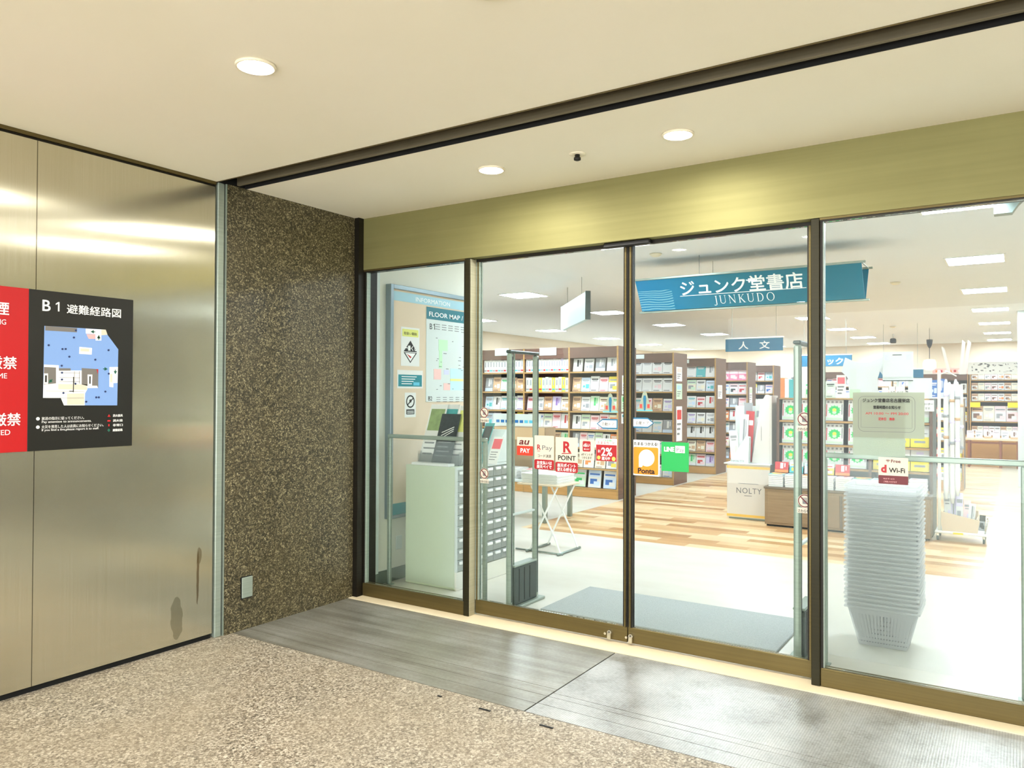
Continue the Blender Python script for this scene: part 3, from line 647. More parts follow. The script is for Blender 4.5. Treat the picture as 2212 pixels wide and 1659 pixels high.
mb = MB(); P.rect(mb, -.119, .119, 0, .31, 'thin_sheet', 0, .0005); mb.build('sheet', t)
t, P, w, h = sticker('cream and maroon Free Wi-Fi sticker low on the right glass panel', -.578, -.445, 1.060, 1.192, 'sticker_cream', y=.0255)
mb = MB(); P.rrect(mb, 0, w, 0, h*.32, .004, 'maroon', 0, .001); mb.build('colour_block', t); mb = MB()
for k in range(3): P.ring(mb, .043, h*.81, .001+k*.005, .004+k*.005, 'maroon', 0, .001, 6, 45, 135)
mb.build('wireless_symbol', t); P.text('Free', .056, h*.81, .022, 'maroon', t, bold=.015, width=.042); P.text('d', .012, h*.44, .050, 'rk_red', t, bold=.05)
P.text('Wi-Fi', .048, h*.44, .033, 'print_black', t, bold=.02, width=.072); P.text('Wi-Fi サービス', .022, h*.17, .009, 'pink', t, width=.05); P.text('ご利用いただけます', .022, h*.06, .009, 'pink', t, width=.06)

# ------------------------------------------------------------------ the shop shell
sbox('wall_left.002', -4.4, -4.2, .141, 1.63, 0, 2.9, 'cream_wall', 'short cream wall just inside the shop on the left')
sbox('wall_left.003', -10.2, -10.0, .141, 19.8, 0, 2.9, 'peach_wall', 'left wall of the shop, far away')
sbox('wall_back.001', -10.2, XE, 19.6, 19.8, 0, 2.9, 'peach_wall', 'peach-cream far wall of the shop')
mb = MB(); mb.bbox(-4.2, -4.185, .141, 1.63, 0, .10, 'grey_metal', .002); struct(mb.build('baseboard_left'), 'grey baseboard under the information board')
mb = MB(); mb.bbox(-4.2, -4.15, .155, .27, .1, 2.898, 'cool_white', .004); struct(mb.build('trim_13'), 'white vertical casing beside the information board')
struct(centre_origin(MB().bbox(.02, .42, 11.0, 11.4, 0, 2.899, 'cool_white', .006).build('wall_column')), 'white square column at the right of the shop')

# ceiling panel lights
def panel_mesh():
    t = thing('ceiling_light', '', 'ceiling light', (0, 0, 2.9), 'square ceiling light panels in the shop')
    mb = MB()
    for a in ((-.27, .27, -.27, -.25), (-.27, .27, .25, .27), (-.27, -.25, -.25, .25), (.25, .27, -.25, .25)): mb.box(a[0], a[1], a[2], a[3], 2.892, 2.8995, 'white')
    mb.build('frame', t); MB().box(-.25, .25, -.25, .25, 2.895, 2.8995, 'panel_light').build('diffuser', t); return t
base = panel_mesh(); first = True
cols = [(-8.6, 'far left column'), (-5.85, 'column over left bookcases'), (-3.1, 'column behind the big banner'), (-.35, 'right-hand column'), (2.4, 'column beyond the right edge')]
for cx, cn in cols:
    for k, cy in enumerate((2.25, 5.05, 7.8, 10.55, 13.35, 16.1, 18.6)):
        if cx == -3.1 and k == 1: pass
        o = base if first else copy_tree(base); first = False
        o.location = (cx, cy, 2.9)
        o['label'] = 'square ceiling panel, '+cn+', '+ORD[k]+' row from the door'
# small ceiling fittings
for x, y, lab in ((-1.25, 6.4, 'small white ceiling speaker disc to the right of the big banner'), (-2.1, 13.2, 'small white ceiling disc above the far calendar display'), (-3.0, 3.0, 'small white smoke detector in front of the banner')):
    tag(centre_origin(MB().lathe((x, y, 2.9), [(.06, -.001), (.06, -.012), (.035, -.03), (0, -.032)], 'frame_white', 20).build('smoke_detector', None, True)), lab, 'smoke detector')
t = thing('security_camera', 'small black dome camera hanging from the shop ceiling', 'camera', (-2.36, 15.4, 2.74))
MB().cyl((-2.36, 15.4, 2.899), (-2.36, 15.4, 2.80), .02, .02, 'white', 12).build('stem', t, True); MB().bbox(-2.42, -2.30, 15.33, 15.47, 2.69, 2.80, 'black', .02).build('housing', t)
t = thing('ceiling_speaker', 'grey box bracket on the shop ceiling at the top right', 'ceiling unit', (-.07, 2.35, 2.8))
MB().prism([(-.13, 2.30, 2.80), (-.02, 2.30, 2.80), (.02, 2.30, 2.86), (.06, 2.30, 2.899), (-.13, 2.30, 2.899)], (0, 1, 0), .1, 'grey_metal').build('body', t)

# --------- hanging signs
def wire(p, q, par, m='grey_metal'): MB().cyl(p, q, .003, .003, m, 6).build('wire', par)
t = thing('hanging_banner', 'large teal V-shaped banner with white Japanese shop name hanging from the shop ceiling', 'banner', (-2.26, 3.4, 2.386))
mat('banner_teal', '#0f7088', .5)
g = NT('banner_print'); p = g.pos(); X = g.xyz(p); w = g.math('SINE', g.math('ADD', g.math('MULTIPLY', X[2], 260), g.math('MULTIPLY', g.noise(g.scale(p, (2.5, 1, 4)), 1, 2), 26)))
msk = g.math('MULTIPLY', g.math('LESS_THAN', X[0], -2.98), g.math('LESS_THAN', X[2], 2.585)); msk = g.math('MULTIPLY', msk, g.math('GREATER_THAN', w, .35))
fade = g.ramp(g.math('DIVIDE', g.math('ADD', X[0], 3.4), 2.3), (0, '#0c78a6'), (.45, '#0c7086'), (1, '#176c80'))
g.l(g.mix(g.math('MULTIPLY', msk, .45), fade, srgb('#a9dede')), g.b.inputs['Base Color']); g.b.inputs['Roughness'].default_value = .45
def slab(par, name, x0, x1, yt, zt, yb, zb, m, rails=True):
    a, b = Vector((x0, yt, zt)), Vector((x1, yt, zt)); c, d = Vector((x1, yb, zb)), Vector((x0, yb, zb)); N = (b-a).cross(c-a).normalized()
    MB().prism([a, b, c, d], N, .006, m).build(name, par)
slab(t, 'front_panel', -3.356, -1.16, 3.30, 2.695, 3.484, 2.386, 'banner_print'); slab(t, 'rear_panel', -3.356, -1.16, 3.715, 2.695, 3.535, 2.386, 'banner_teal')
for y, z in ((3.30, 2.70), (3.715, 2.70), (3.51, 2.378)):
    MB().bbox(-3.39, -1.125, y-.012, y+.012, z-.012, z+.008, 'steel_rail', .003).build('rail', t)
for x in (-2.66, -1.6):
    for y in (3.30, 3.715): wire((x, y, 2.899), (x, y, 2.705), t)
for x in (-2.26,):
    mb = MB(); mb.box(-3.36, -3.352, 3.30, 3.715, 2.692, 2.70, 'steel_rail'); mb.box(-1.164, -1.156, 3.30, 3.715, 2.692, 2.70, 'steel_rail'); mb.build('cross_bar', t)
BU = Vector((1, 0, 0)); BV = (Vector((0, 3.30, 2.695))-Vector((0, 3.484, 2.386))).normalized(); BP = Plane((-3.356, 3.484, 2.386), BU, BV)
BP.text('ジュンク堂書店', .46, .165, .175, 'white', t, n=.0005, bold=.016, width=1.20, th=.001)
mb = MB(); BP.line(mb, (.455, .148), (1.70, .148), .006, 'white', 0, .002); mb.build('rule', t)
# serif wordmark drawn stroke by stroke: cap height 1, returns width
mb = MB()
def serif(ch, u, v, h):
    T, t_ = .095, .035
    def b(x0, x1, y0, y1): BP.rect(mb, u+x0*h, u+x1*h, v+y0*h, v+y1*h, 'white', 0, .002)
    def sf(x, y, w=.13): b(x-w, x+w, y-.012, y+.018)
    def arc(cx, cy, ro, ri, eo, ei, a0, a1, n=28):
        for i in range(n):
            p0, p1 = R(a0+(a1-a0)*i/n), R(a0+(a1-a0)*(i+1)/n)
            BP.poly(mb, ccw([(u+(cx+ro*cos(p0))*h, v+(cy+eo*sin(p0))*h), (u+(cx+ro*cos(p1))*h, v+(cy+eo*sin(p1))*h), (u+(cx+ri*cos(p1))*h, v+(cy+ei*sin(p1))*h), (u+(cx+ri*cos(p0))*h, v+(cy+ei*sin(p0))*h)]), 'white', 0, .002)
    def diag(x0, y0, x1, y1, w): BP.line(mb, (u+x0*h, v+y0*h), (u+x1*h, v+y1*h), w*h, 'white', 0, .002)
    if ch == 'J': b(.22, .22+T, .0, .98); sf(.267, .98); arc(.10, .0, .215, .12, .2, .165, -110, 0); BP.disc(mb, u+.03*h, v-.14*h, .055*h, 'white', 0, .002, 12); return .50
    if ch == 'U': b(.10, .10+T, .30, .98); sf(.147, .98); b(.66, .66+t_, .30, .98); sf(.68, .98, .11); arc(.3975, .30, .2975, .235, .32, .27, 180, 360); return .84
    if ch == 'N': b(.12, .12+t_, 0, .98); sf(.137, .0, .10); sf(.11, .98, .10); b(.70, .70+t_, 0, .98); sf(.717, .98, .10); diag(.13, .97, .715, .02, T); return .88
    if ch == 'K': b(.12, .12+T, 0, .98); sf(.167, 0); sf(.167, .98); diag(.60, .96, .20, .46, t_); sf(.60, .975, .10); diag(.30, .56, .68, .01, T); sf(.70, .0, .12); return .80
    if ch == 'D': b(.12, .12+T, 0, .98); sf(.13, 0, .08); sf(.13, .98, .08); b(.15, .36, -.012, .025); b(.15, .36, .955, .992); arc(.36, .49, .40, .30, .502, .465, -90, 90); return .86
    if ch == 'O': arc(.46, .49, .42, .325, .51, .475, 0, 360, 44); return .96
u = .80
for ch in 'JUNKUDO': u += serif(ch, u, .038, .088)*.088*1.36/1.0*.92
mb.build('wordmark', t)
def hang_sign(lab, x0, x1, y, z0, z1, s, w):
    t = thing('hanging_sign', lab, 'sign', ((x0+x1)/2, y, z0))
    MB().bbox(x0, x1, y, y+.03, z0, z1, 'deep_blue', .004).build('panel', t); Pn = Plane((x0, y, z0), XU, ZU)
    MB().bbox(x0-.01, x1+.01, y-.004, y+.034, z1, z1+.018, 'white', .003).build('top_rail', t)
    Pn.text(s, (x1-x0)*.5-w/2, (z1-z0)*.22, (z1-z0)*.66, 'white', t, bold=.02, width=w)
    for x in (x0+.1, x1-.1): wire((x, y+.015, 2.899), (x, y+.015, z1+.018), t)
hang_sign('blue hanging sign with two white characters for humanities below the banner', -3.733, -2.878, 7.5, 2.156, 2.345, '人　文', .46)
hang_sign('blue hanging sign for comics, partly hidden behind the door post', -3.45, -2.514, 11.0, 2.03, 2.235, 'コミック', .60)
hang_sign('small far blue hanging sign behind the T-shirt display', -2.3, -1.5, 12.6, 1.84, 2.0, '文庫', .3)
t = thing('hanging_sign', 'pale blue rectangular sign hung at an angle from the ceiling above the left bookcases', 'sign', (-4.66, 4.31, 2.39))
A = Vector((-4.162, 3.71, 2.36)); D = (Vector((-5.168, 4.927, 2.36))-A); Dn = D.normalized(); Nn = Dn.cross(Vector((0, 0, 1)))
mat('sky_pale', '#cfe6ee', .5); mb = MB()
mb.prism([A, A+D, A+D+Vector((0, 0, .32)), A+Vector((0, 0, .32))], Nn, .05, 'sky_pale'); mb.build('panel', t)
mb = MB(); mb.prism([A-Dn*.02, A, A+Vector((0, 0, .33)), A-Dn*.02+Vector((0, 0, .33))], Nn, .06, 'grey_dark'); mb.prism([A+D, A+D+Dn*.02, A+D+Dn*.02+Vector((0, 0, .33)), A+D+Vector((0, 0, .33))], Nn, .06, 'grey_metal'); mb.build('end_cap', t)
for k in (.2, .78): q = A+D*k+Nn*.025; wire((q.x, q.y, 2.899), (q.x, q.y, 2.68), t)
t = thing('paper_lantern', 'glowing cream paper lantern lamp hanging far at the back right', 'lamp', (-1.51, 14.0, 2.02))
MB().lathe((-1.51, 14, 2.16), [(.04, .09), (.10, .075), (.125, 0), (.12, -.09), (.07, -.135), (.03, -.14)], 'lantern', 24).build('shade', t, True)
MB().lathe((-1.51, 14, 2.0), [(.02, .49), (.05, .56), (.06, .66), (.045, .66)], 'black', 16).build('canopy', t, True); MB().cyl((-1.51, 14, 2.25), (-1.51, 14, 2.5), .006, .006, 'black', 6).build('cord', t)
MB().cyl((-1.51, 14, 2.66), (-1.51, 14, 2.899), .004, .004, 'black', 6).build('cord', t)

# --------- information board on the short left wall
XW = -4.2
t = thing('information_board', 'grey-framed information board with floor map on the wall left of the doors', 'notice board', (XW, .98, .505)); P = Plane((XW+.04, 0, 0), YU, ZU)
y0, y1 = .384, 1.60
mb = MB(); mb.bbox(XW, XW+.06, y0, y0+.035, .505, 2.37, 'frame_grey', .003); mb.bbox(XW, XW+.06, y1-.035, y1, .505, 2.37, 'frame_grey', .003)
mb.bbox(XW, XW+.06, y0+.035, y1-.035, 2.335, 2.37, 'frame_grey', .003); mb.bbox(XW, XW+.06, y0+.035, y1-.035, .505, .53, 'frame_grey', .003); mb.build('frame', t)
mb = MB(); mb.box(XW, XW+.04, y0+.035, y1-.035, .53, 2.335, 'corkish'); mb.build('backing', t)
mb = MB(); P.rect(mb, y0+.035, y1-.035, 2.245, 2.32, 'teal_pale', 0, .002); P.rect(mb, y0+.035, y1-.035, .53, .62, 'teal', 0, .002); mb.build('header', t)
P.text('INFORMATION', .70, 2.262, .052, 'white', t, n=.002, width=.46)
mb = MB(); P.rect(mb, .842, y1-.04, 1.43, 2.232, 'cool_white', 0, .004); P.rect(mb, .842, y1-.04, 2.13, 2.232, 'teal_deep', .004, .006)
PZ = lambda a: .842+a
for m, a, b, c, d in (('lime', .165, .29, 1.87, 1.965), ('lime', .17, .215, 1.72, 1.87), ('pink', .10, .20, 1.62, 1.71), ('sky', .33, .52, 1.53, 1.72), ('navy', .24, .31, 1.665, 1.705), ('pink', .235, .33, 1.53, 1.59), ('yellow', .33, .52, 1.61, 1.63)):
    P.rect(mb, PZ(a), PZ(b), c, d+(.0 if m != 'yellow' else .001), mat('lt_'+m, {'lime': '#bfe8bd', 'pink': '#efc4bd', 'sky': '#bfe2ea', 'navy': '#cfd0ee', 'yellow': '#e2e68f'}[m], .5).name, .004, .0058 if m == 'yellow' else .0052)
for k in range(26):
    a = PZ(.1+.6*random.random()); b = 1.50+.55*random.random(); P.rect(mb, a, a+.012+.03*random.random(), b, b+.005, 'grey_text', .004, .0062)
for k in range(14): P.rect(mb, PZ(.12+.09*(k % 5)), PZ(.18+.09*(k % 5)), 2.09-.02*(k//5), 2.095-.02*(k//5), 'grey_text', .004, .0062); P.rect(mb, PZ(.14+.09*(k % 5)), PZ(.19+.09*(k % 5)), 1.465-.018*(k//5), 1.469-.018*(k//5), 'grey_text', .004, .0062)
mb.build('floor_map', t)
P.text('FLOOR MAP / B1F', .868, 2.155, .055, 'white', t, n=.0065, bold=.01, width=.62); P.text('B', .880, 2.045, .070, 'print_black', t, n=.0045); mb = MB(); P.poly(mb, [(.946, 2.045), (.953, 2.045), (.953, 2.095), (.947, 2.095), (.935, 2.086), (.935, 2.079), (.946, 2.086)], 'print_black', .004, .0055); mb.build('numeral', t); P.text('B2', .868, 1.440, .052, 'print_black', t, n=.0045)
mat('poster_yellow', '#dfe07a', .6)
def poster(lab, y0, y1, z0, z1, dec):
    t = thing('poster', lab, 'poster', (XW+.041, (y0+y1)/2, z0)); Q = Plane((XW+.0405, y0, z0), YU, ZU); mb = MB(); Q.rect(mb, 0, y1-y0, 0, z1-z0, 'paper', 0, .001); mb.build('sheet', t)
    mb = MB(); dec(mb, Q, t, y1-y0, z1-z0); mb.build('print', t)
def d1(mb, Q, t, w, h):
    Q.rect(mb, .015, w-.015, h*.76, h*.95, 'poster_yellow', .001, .002); Q.poly(mb, [(w*.14, h*.37), (w*.86, h*.37), (w*.5, h*.66)], 'print_black', .001, .002)
    Q.poly(mb, [(w*.14, h*.35), (w*.5, h*.08), (w*.86, h*.35)], 'print_black', .001, .0018); Q.poly(mb, [(w*.22, h*.335), (w*.5, h*.12), (w*.78, h*.335)], 'white', .001, .0022); Q.poly(mb, [(w*.28, h*.32), (w*.5, h*.2), (w*.56, h*.24)], 'print_red', .001, .0026)
    Q.text('一番くじ', w*.17, h*.41, .045, 'white', t, n=.0022, bold=.03, width=w*.66); Q.text('取扱い開始', w*.14, h*.81, .026, 'print_black', t, n=.0022, width=w*.7)
def d2(mb, Q, t, w, h):
    Q.rect(mb, .012, w-.012, h*.1, h*.75, 'teal', .001, .002)
    for k in range(4): Q.rect(mb, .05, w*.75-.02*k, h*(.62-.13*k), h*(.66-.13*k), 'white', .002, .0026)
    Q.rect(mb, w*.62, w*.86, h*.16, h*.34, 'sky', .002, .0028)
def d3(mb, Q, t, w, h):
    Q.ring(mb, w/2, h*.64, w*.30, w*.38, 'print_black', .001, .002); Q.line(mb, (w*.24, h*.50), (w*.76, h*.78), .010, 'print_black', .001, .002); Q.disc(mb, w*.5, h*.66, w*.1, 'print_black', .001, .0018, 12)
    Q.rect(mb, w*.14, w*.86, h*.12, h*.32, 'print_black', .001, .002)
    for k in range(2): Q.rect(mb, w*.2, w*.8, h*(.16+.07*k), h*(.19+.07*k), 'white', .002, .0026)
poster('white poster with black diamond and yellow heading on the information board', .525, .755, 1.724, 2.04, d1)
poster('teal and white landscape notice pinned below the diamond poster', .483, .80, 1.542, 1.69, d2)
poster('small white prohibition poster with black circle, lowest on the information board', .575, .713, 1.305, 1.507, d3)
# wall outlet low on the short wall
tag(centre_origin(MB().bbox(XW+.0005, XW+.008, .52, .59, .24, .35, 'cool_white', .002).build('wall_outlet')), 'small pale outlet plate low on the wall under the information board', 'outlet')

# --------- drawer cabinet with leaflets
cab = thing('drawer_cabinet', 'pale green leaflet cabinet with many small grey drawers, behind the left glass panel', 'cabinet', (-3.83, .87, 0))
MB().bbox(-4.08, -3.59, .50, 1.24, .0, .935, 'green_cab', .004).build('body', cab)
MB().bbox(-3.589, -3.572, .50, 1.24, 0, .135, 'cream_wall', .002).build('plinth', cab)
mb = MB(); mb.box(-3.589, -3.570, .50, .512, .137, .934, 'cool_white'); mb.box(-3.589, -3.570, 1.228, 1.24, .137, .934, 'cool_white'); mb.box(-3.589, -3.570, .869, .881, .137, .934, 'cool_white'); mb.box(-3.589, -3.57, .512, 1.228, .915, .934, 'cool_white'); mb.build('drawer_frame', cab)
rows = 9; hh = (.913-.139)/rows
dm = None
for bay, (a, b) in enumerate(((.5125, .8685), (.8815, 1.2275))):
    for c in range(3):
        w = (b-a)/3
        for r in range(rows):
            yy = a+c*w; zz = .139+r*hh
            if dm is None:
                d = MB().bbox(-3.588, -3.574, 0, w-.006, 0, hh-.006, 'drawer_grey', .002).build('drawer'); dm = d
                hd = MB().bbox(-3.5735, -3.560, .02, w-.026, hh*.58, hh*.82, 'white', .003).build('label_holder', d); d0 = d
            else:
                d = d0.copy(); COL.objects.link(d); h2 = hd.copy(); COL.objects.link(h2); h2.parent = d
            d.parent = cab; d.location = Vector((0, yy+.003, zz+.003))-cab.location
# acrylic stands and leaflets on the cabinet
t = thing('leaflet_holder', 'clear acrylic leaflet holder on top of the drawer cabinet', 'leaflet holder', (-3.85, .72, .936))
mb = MB(); mb.box(-4.04, -3.63, .60, .603, .937, 1.02, 'acrylic'); mb.box(-4.04, -3.63, .85, .853, .937, 1.20, 'acrylic'); mb.box(-4.04, -4.037, .60, .85, .937, 1.04, 'acrylic'); mb.box(-3.633, -3.63, .60, .85, .937, 1.04, 'acrylic'); mb.box(-4.037, -3.633, .603, .85, .937, .940, 'acrylic'); mb.build('tray', t)
def leaflet(x, y, z, w, h, tilt, c1, c2, lab, yaw=0, dec=None):
    me = MB(); me.box(-w/2, w/2, 0, .004, 0, h, c1); Pn = Plane((-w/2, 0, 0), XU, ZU); Pn.rect(me, w*.08, w*.92, h*.55, h*.92, c2, 0, .0006)
    for k in range(4): Pn.rect(me, w*.12, w*(.8-.1*(k % 2)), h*(.42-.09*k), h*(.445-.09*k), 'grey_text', 0, .0006)
    if dec: dec(me, Pn, w, h)
    o = me.build('leaflet'); o.location = (x, y, z); o.rotation_euler = (-tilt, 0, yaw); tag(o, lab, 'leaflet', 'leaflets on the drawer cabinet'); return o
mat('photo_dark', '#3b4347', .4, noise=.5, nscale=30); mat('photo_green', '#93a873', .5, noise=.4, nscale=20)
mat('photo_teal', '#4fa9a9', .5, noise=.3, nscale=20); mat('photo_pink', '#e8646e', .5, noise=.1, nscale=20)
leaflet(-3.965, .615, .9415, .17, .50, R(20), 'paper', 'photo_green', 'large white and green leaflet, leftmost in the acrylic holder')
leaflet(-3.865, .665, .9415, .15, .50, R(20), 'paper', 'photo_teal', 'white leaflet with teal picture, behind the dark brochure')
leaflet(-3.815, .607, .9415, .19, .42, R(20), 'photo_dark', 'photo_dark', 'large dark brochure with white scrawl in the acrylic holder', 0, lambda m, P_, w, h: [P_.line(m, (w*.2, h*(.5+.06*k)), (w*.8, h*(.66+.04*k)), .006, 'white', 0, .001) for k in range(3)])
leaflet(-3.70, .640, .9415, .13, .49, R(20), 'paper', 'poster_yellow', 'pale yellow and white leaflet at the right of the acrylic holder')
t = thing('leaflet_rack', 'white slanted rack full of papers at the back of the drawer cabinet', 'leaflet rack', (-3.7, 1.05, .936))
MB().prism([(-3.98, .93, .937), (-3.98, 1.22, .937), (-3.98, 1.22, 1.20), (-3.98, 1.19, 1.20)], (1, 0, 0), .40, 'cool_white').build('stand', t)
leaflet(-3.655, .885, .9365, .09, .37, R(30), 'photo_teal', 'photo_dark', 'teal leaflet leaning on the white rack just right of the bronze post')
leaflet(-3.54+.01, .905, .9365, .09, .26, R(36), 'paper', 'photo_pink', 'pink and white leaflet leaning out beyond the cabinet corner', R(10))
o = MB().bbox(-4.03, -3.66, .51, .59, .936, .955, 'paper', .002).build('paper_stack'); tag(centre_origin(o), 'flat stack of white papers on the front edge of the cabinet', 'papers')

# --------- guard rails
def rail(lab, x0, x1):
    t = thing('guard_rail', lab, 'railing', ((x0+x1)/2, .37, 0)); mb = MB(); r = .014
    mb.bbox(x0, x1, .355, .385, 1.150, 1.180, 'steel_rail', .005); mb.build('top_bar', t)
    for x in (x0, x1-.03):
        MB().bbox(x, x+.03, .355, .385, .006, 1.150, 'steel_rail', .005).build('post', t); MB().bbox(x-.015, x+.045, .34, .40, 0, .006, 'steel_rail', .002).build('foot_plate', t)
    MB().box(x0+.03, x1-.03, .368, .372, .06, 1.14, 'acrylic').build('infill_panel', t)
rail('steel guard rail behind the left glass panel, in front of the cabinet', -4.146, -3.20)
rail('steel guard rail behind the right glass panel, in front of the basket stack', -.915, .047)

# --------- security gates
def gate(x, lab):
    t = thing('security_gate', lab, 'security gate', (x, .49, 0))
    for y in (.31, .655):
        mb = MB(); mb.bbox(x-.02, x+.02, y-.022, y+.022, .02, 1.785, 'steel_rail', .012); mb.box(x-.0215, x+.0215, y-.006, y+.006, .05, 1.76, 'grey_dark'); mb.build('post', t)
    MB().bbox(x-.022, x+.022, .288, .677, 1.785, 1.806, 'grey_dark', .006).build('top_cap', t)
    MB().bbox(x-.012, x+.012, .333, .632, .645, .660, 'cool_white', .003).build('cross_bar', t)
    mb = MB(); mb.cyl((x, .365, .30), (x, .365, 1.785), .006, .006, 'steel_rail', 8); mb.build('antenna_wire', t)
    mb = MB(); mb.bbox(x-.030, x+.030, .3325, .6325, .02, .285, 'grey_dark', .006)
    for k in range(3): mb.box(x-.032, x+.032, .39+k*.07, .395+k*.07, .04, .27, 'black')
    mb.bbox(x-.034, x+.034, .3325, .6325, .285, .300, 'steel_rail', .004); mb.build('base_box', t)
    MB().bbox(x-.06, x+.06, .27, .70, 0, .02, 'steel_rail', .004).build('foot_plate', t)
gate(-2.965, 'grey security gate with dark base box, left side of the doorway')
gate(-1.03, 'grey security gate at the right of the doorway, close to the bronze post')

# --------- door mat
o = MB().bbox(-2.775, -1.17, .41, 1.16, 0, .012, 'mat_grey', .005).build('door_mat'); tag(centre_origin(o), 'grey ribbed entrance mat inside the sliding doors', 'mat')

# --------- stack of shopping baskets
def basket_mesh():
    mb = MB(); H = .235; tw, td, bw, bd = .190, .145, .130, .108   # half sizes top / bottom
    def at(s, k, z):   # side s, parameter 0..1, height
        f = z/H; w = bw+(tw-bw)*f; d = bd+(td-bd)*f
        c = [(-w, -d), (w, -d), (w, d), (-w, d)]; a = c[s]; b = c[(s+1) % 4]
        return (a[0]+(b[0]-a[0])*k, a[1]+(b[1]-a[1])*k, z)
    m = 'basket_plastic'; th = .003
    # floor
    mb.add([(-bw, -bd, 0), (bw, -bd, 0), (bw, bd, 0), (-bw, bd, 0), (-bw, -bd, .003), (bw, -bd, .003), (bw, bd, .003), (-bw, bd, .003)], [(0, 3, 2, 1), (4, 5, 6, 7), (0, 1, 5, 4), (1, 2, 6, 5), (2, 3, 7, 6), (3, 0, 4, 7)], m)
    for s in range(4):
        n = 18 if s % 2 == 0 else 14; ins = [(0, 1, 0), (-1, 0, 0), (0, -1, 0), (1, 0, 0)][s]
        def strip(k0, k1, z0, z1):
            a = [Vector(at(s, k0, z0)), Vector(at(s, k1, z0)), Vector(at(s, k1, z1)), Vector(at(s, k0, z1))]; mb.prism(a, Vector(ins), th, m)
        strip(0, 1, 0, .02); strip(0, 1, .19, H); pass
        for i in range(n+1): k = i/n; strip(max(0, k-.012 if 0 < i < n else k-.02), min(1, k+.012 if 0 < i < n else k+.02), .02, .19)
    return mb
rim = MB(); tw, td = .190, .145
for a in ((-tw-.015, tw+.015, -td-.015, -td), (-tw-.015, tw+.015, td, td+.015), (-tw-.015, -tw, -td, td), (tw, tw+.015, -td, td)): rim.bbox(a[0], a[1], a[2], a[3], .223, .237, 'basket_plastic', .003)
B0 = basket_mesh().build('shopping_basket'); R0 = rim.build('rim', B0)
NB = 29
for k in range(NB):
    if k == 0: o = B0
    else:
        o = B0.copy(); COL.objects.link(o); r = R0.copy(); COL.objects.link(r); r.parent = o
    o.location = (-.672+.0022*sin(k*1.7), .965+.002*cos(k*2.3), .002+.0258*k)
    tag(o, 'translucent white shopping basket, '+(('lowest' if k == 0 else ORD[k]+' from the bottom') if k < NB-1 else 'topmost')+' of the stack', 'basket', 'nested stack of shopping baskets')

# ------------------------------------------------------------------ books
PAL = {'white': '#e4e4e1', 'cream': '#eee6cf', 'pale blue': '#cfdff0', 'pale pink': '#f1d3d6', 'pink': '#ef7fa3', 'pale green': '#cfe6c8', 'green': '#46c06b', 'yellow': '#f0dc4a',
       'orange': '#eb8a4a', 'red': '#c8383d', 'blue': '#3f6fb8', 'teal': '#4fb3b8', 'purple': '#8d6fb3', 'grey': '#9a9c9f', 'black': '#2c2b2c', 'tan': '#cfa983', 'lilac': '#d6cdea', 'brown': '#7b5747'}
for k, v in PAL.items(): mat('cv_'+k, v, .45)
DES = [('white', 'blue', 'pale blue', 0), ('white', 'black', 'white', 1), ('cream', 'brown', 'tan', 0), ('pale blue', 'blue', 'white', 2), ('pale pink', 'red', 'white', 0), ('white', 'red', 'pale pink', 2),
       ('pale green', 'green', 'white', 1), ('white', 'teal', 'pale blue', 0), ('white', 'grey', 'grey', 0), ('lilac', 'purple', 'white', 1), ('white', 'orange', 'cream', 2), ('cream', 'grey', 'pale green', 2),
       ('white', 'blue', 'pale pink', 2), ('white', 'grey', 'lilac', 1), ('white', 'green', 'pale green', 0), ('white', 'red', 'white', 1), ('pale blue', 'grey', 'teal', 0), ('white', 'grey', 'yellow', 2),
       ('white', 'purple', 'lilac', 0), ('tan', 'brown', 'cream', 0), ('orange', 'white', 'cream', 0), ('cream', 'red', 'pale pink', 2), ('grey', 'white', 'pale blue', 1), ('white', 'black', 'cream', 0)]
NAVE = {}
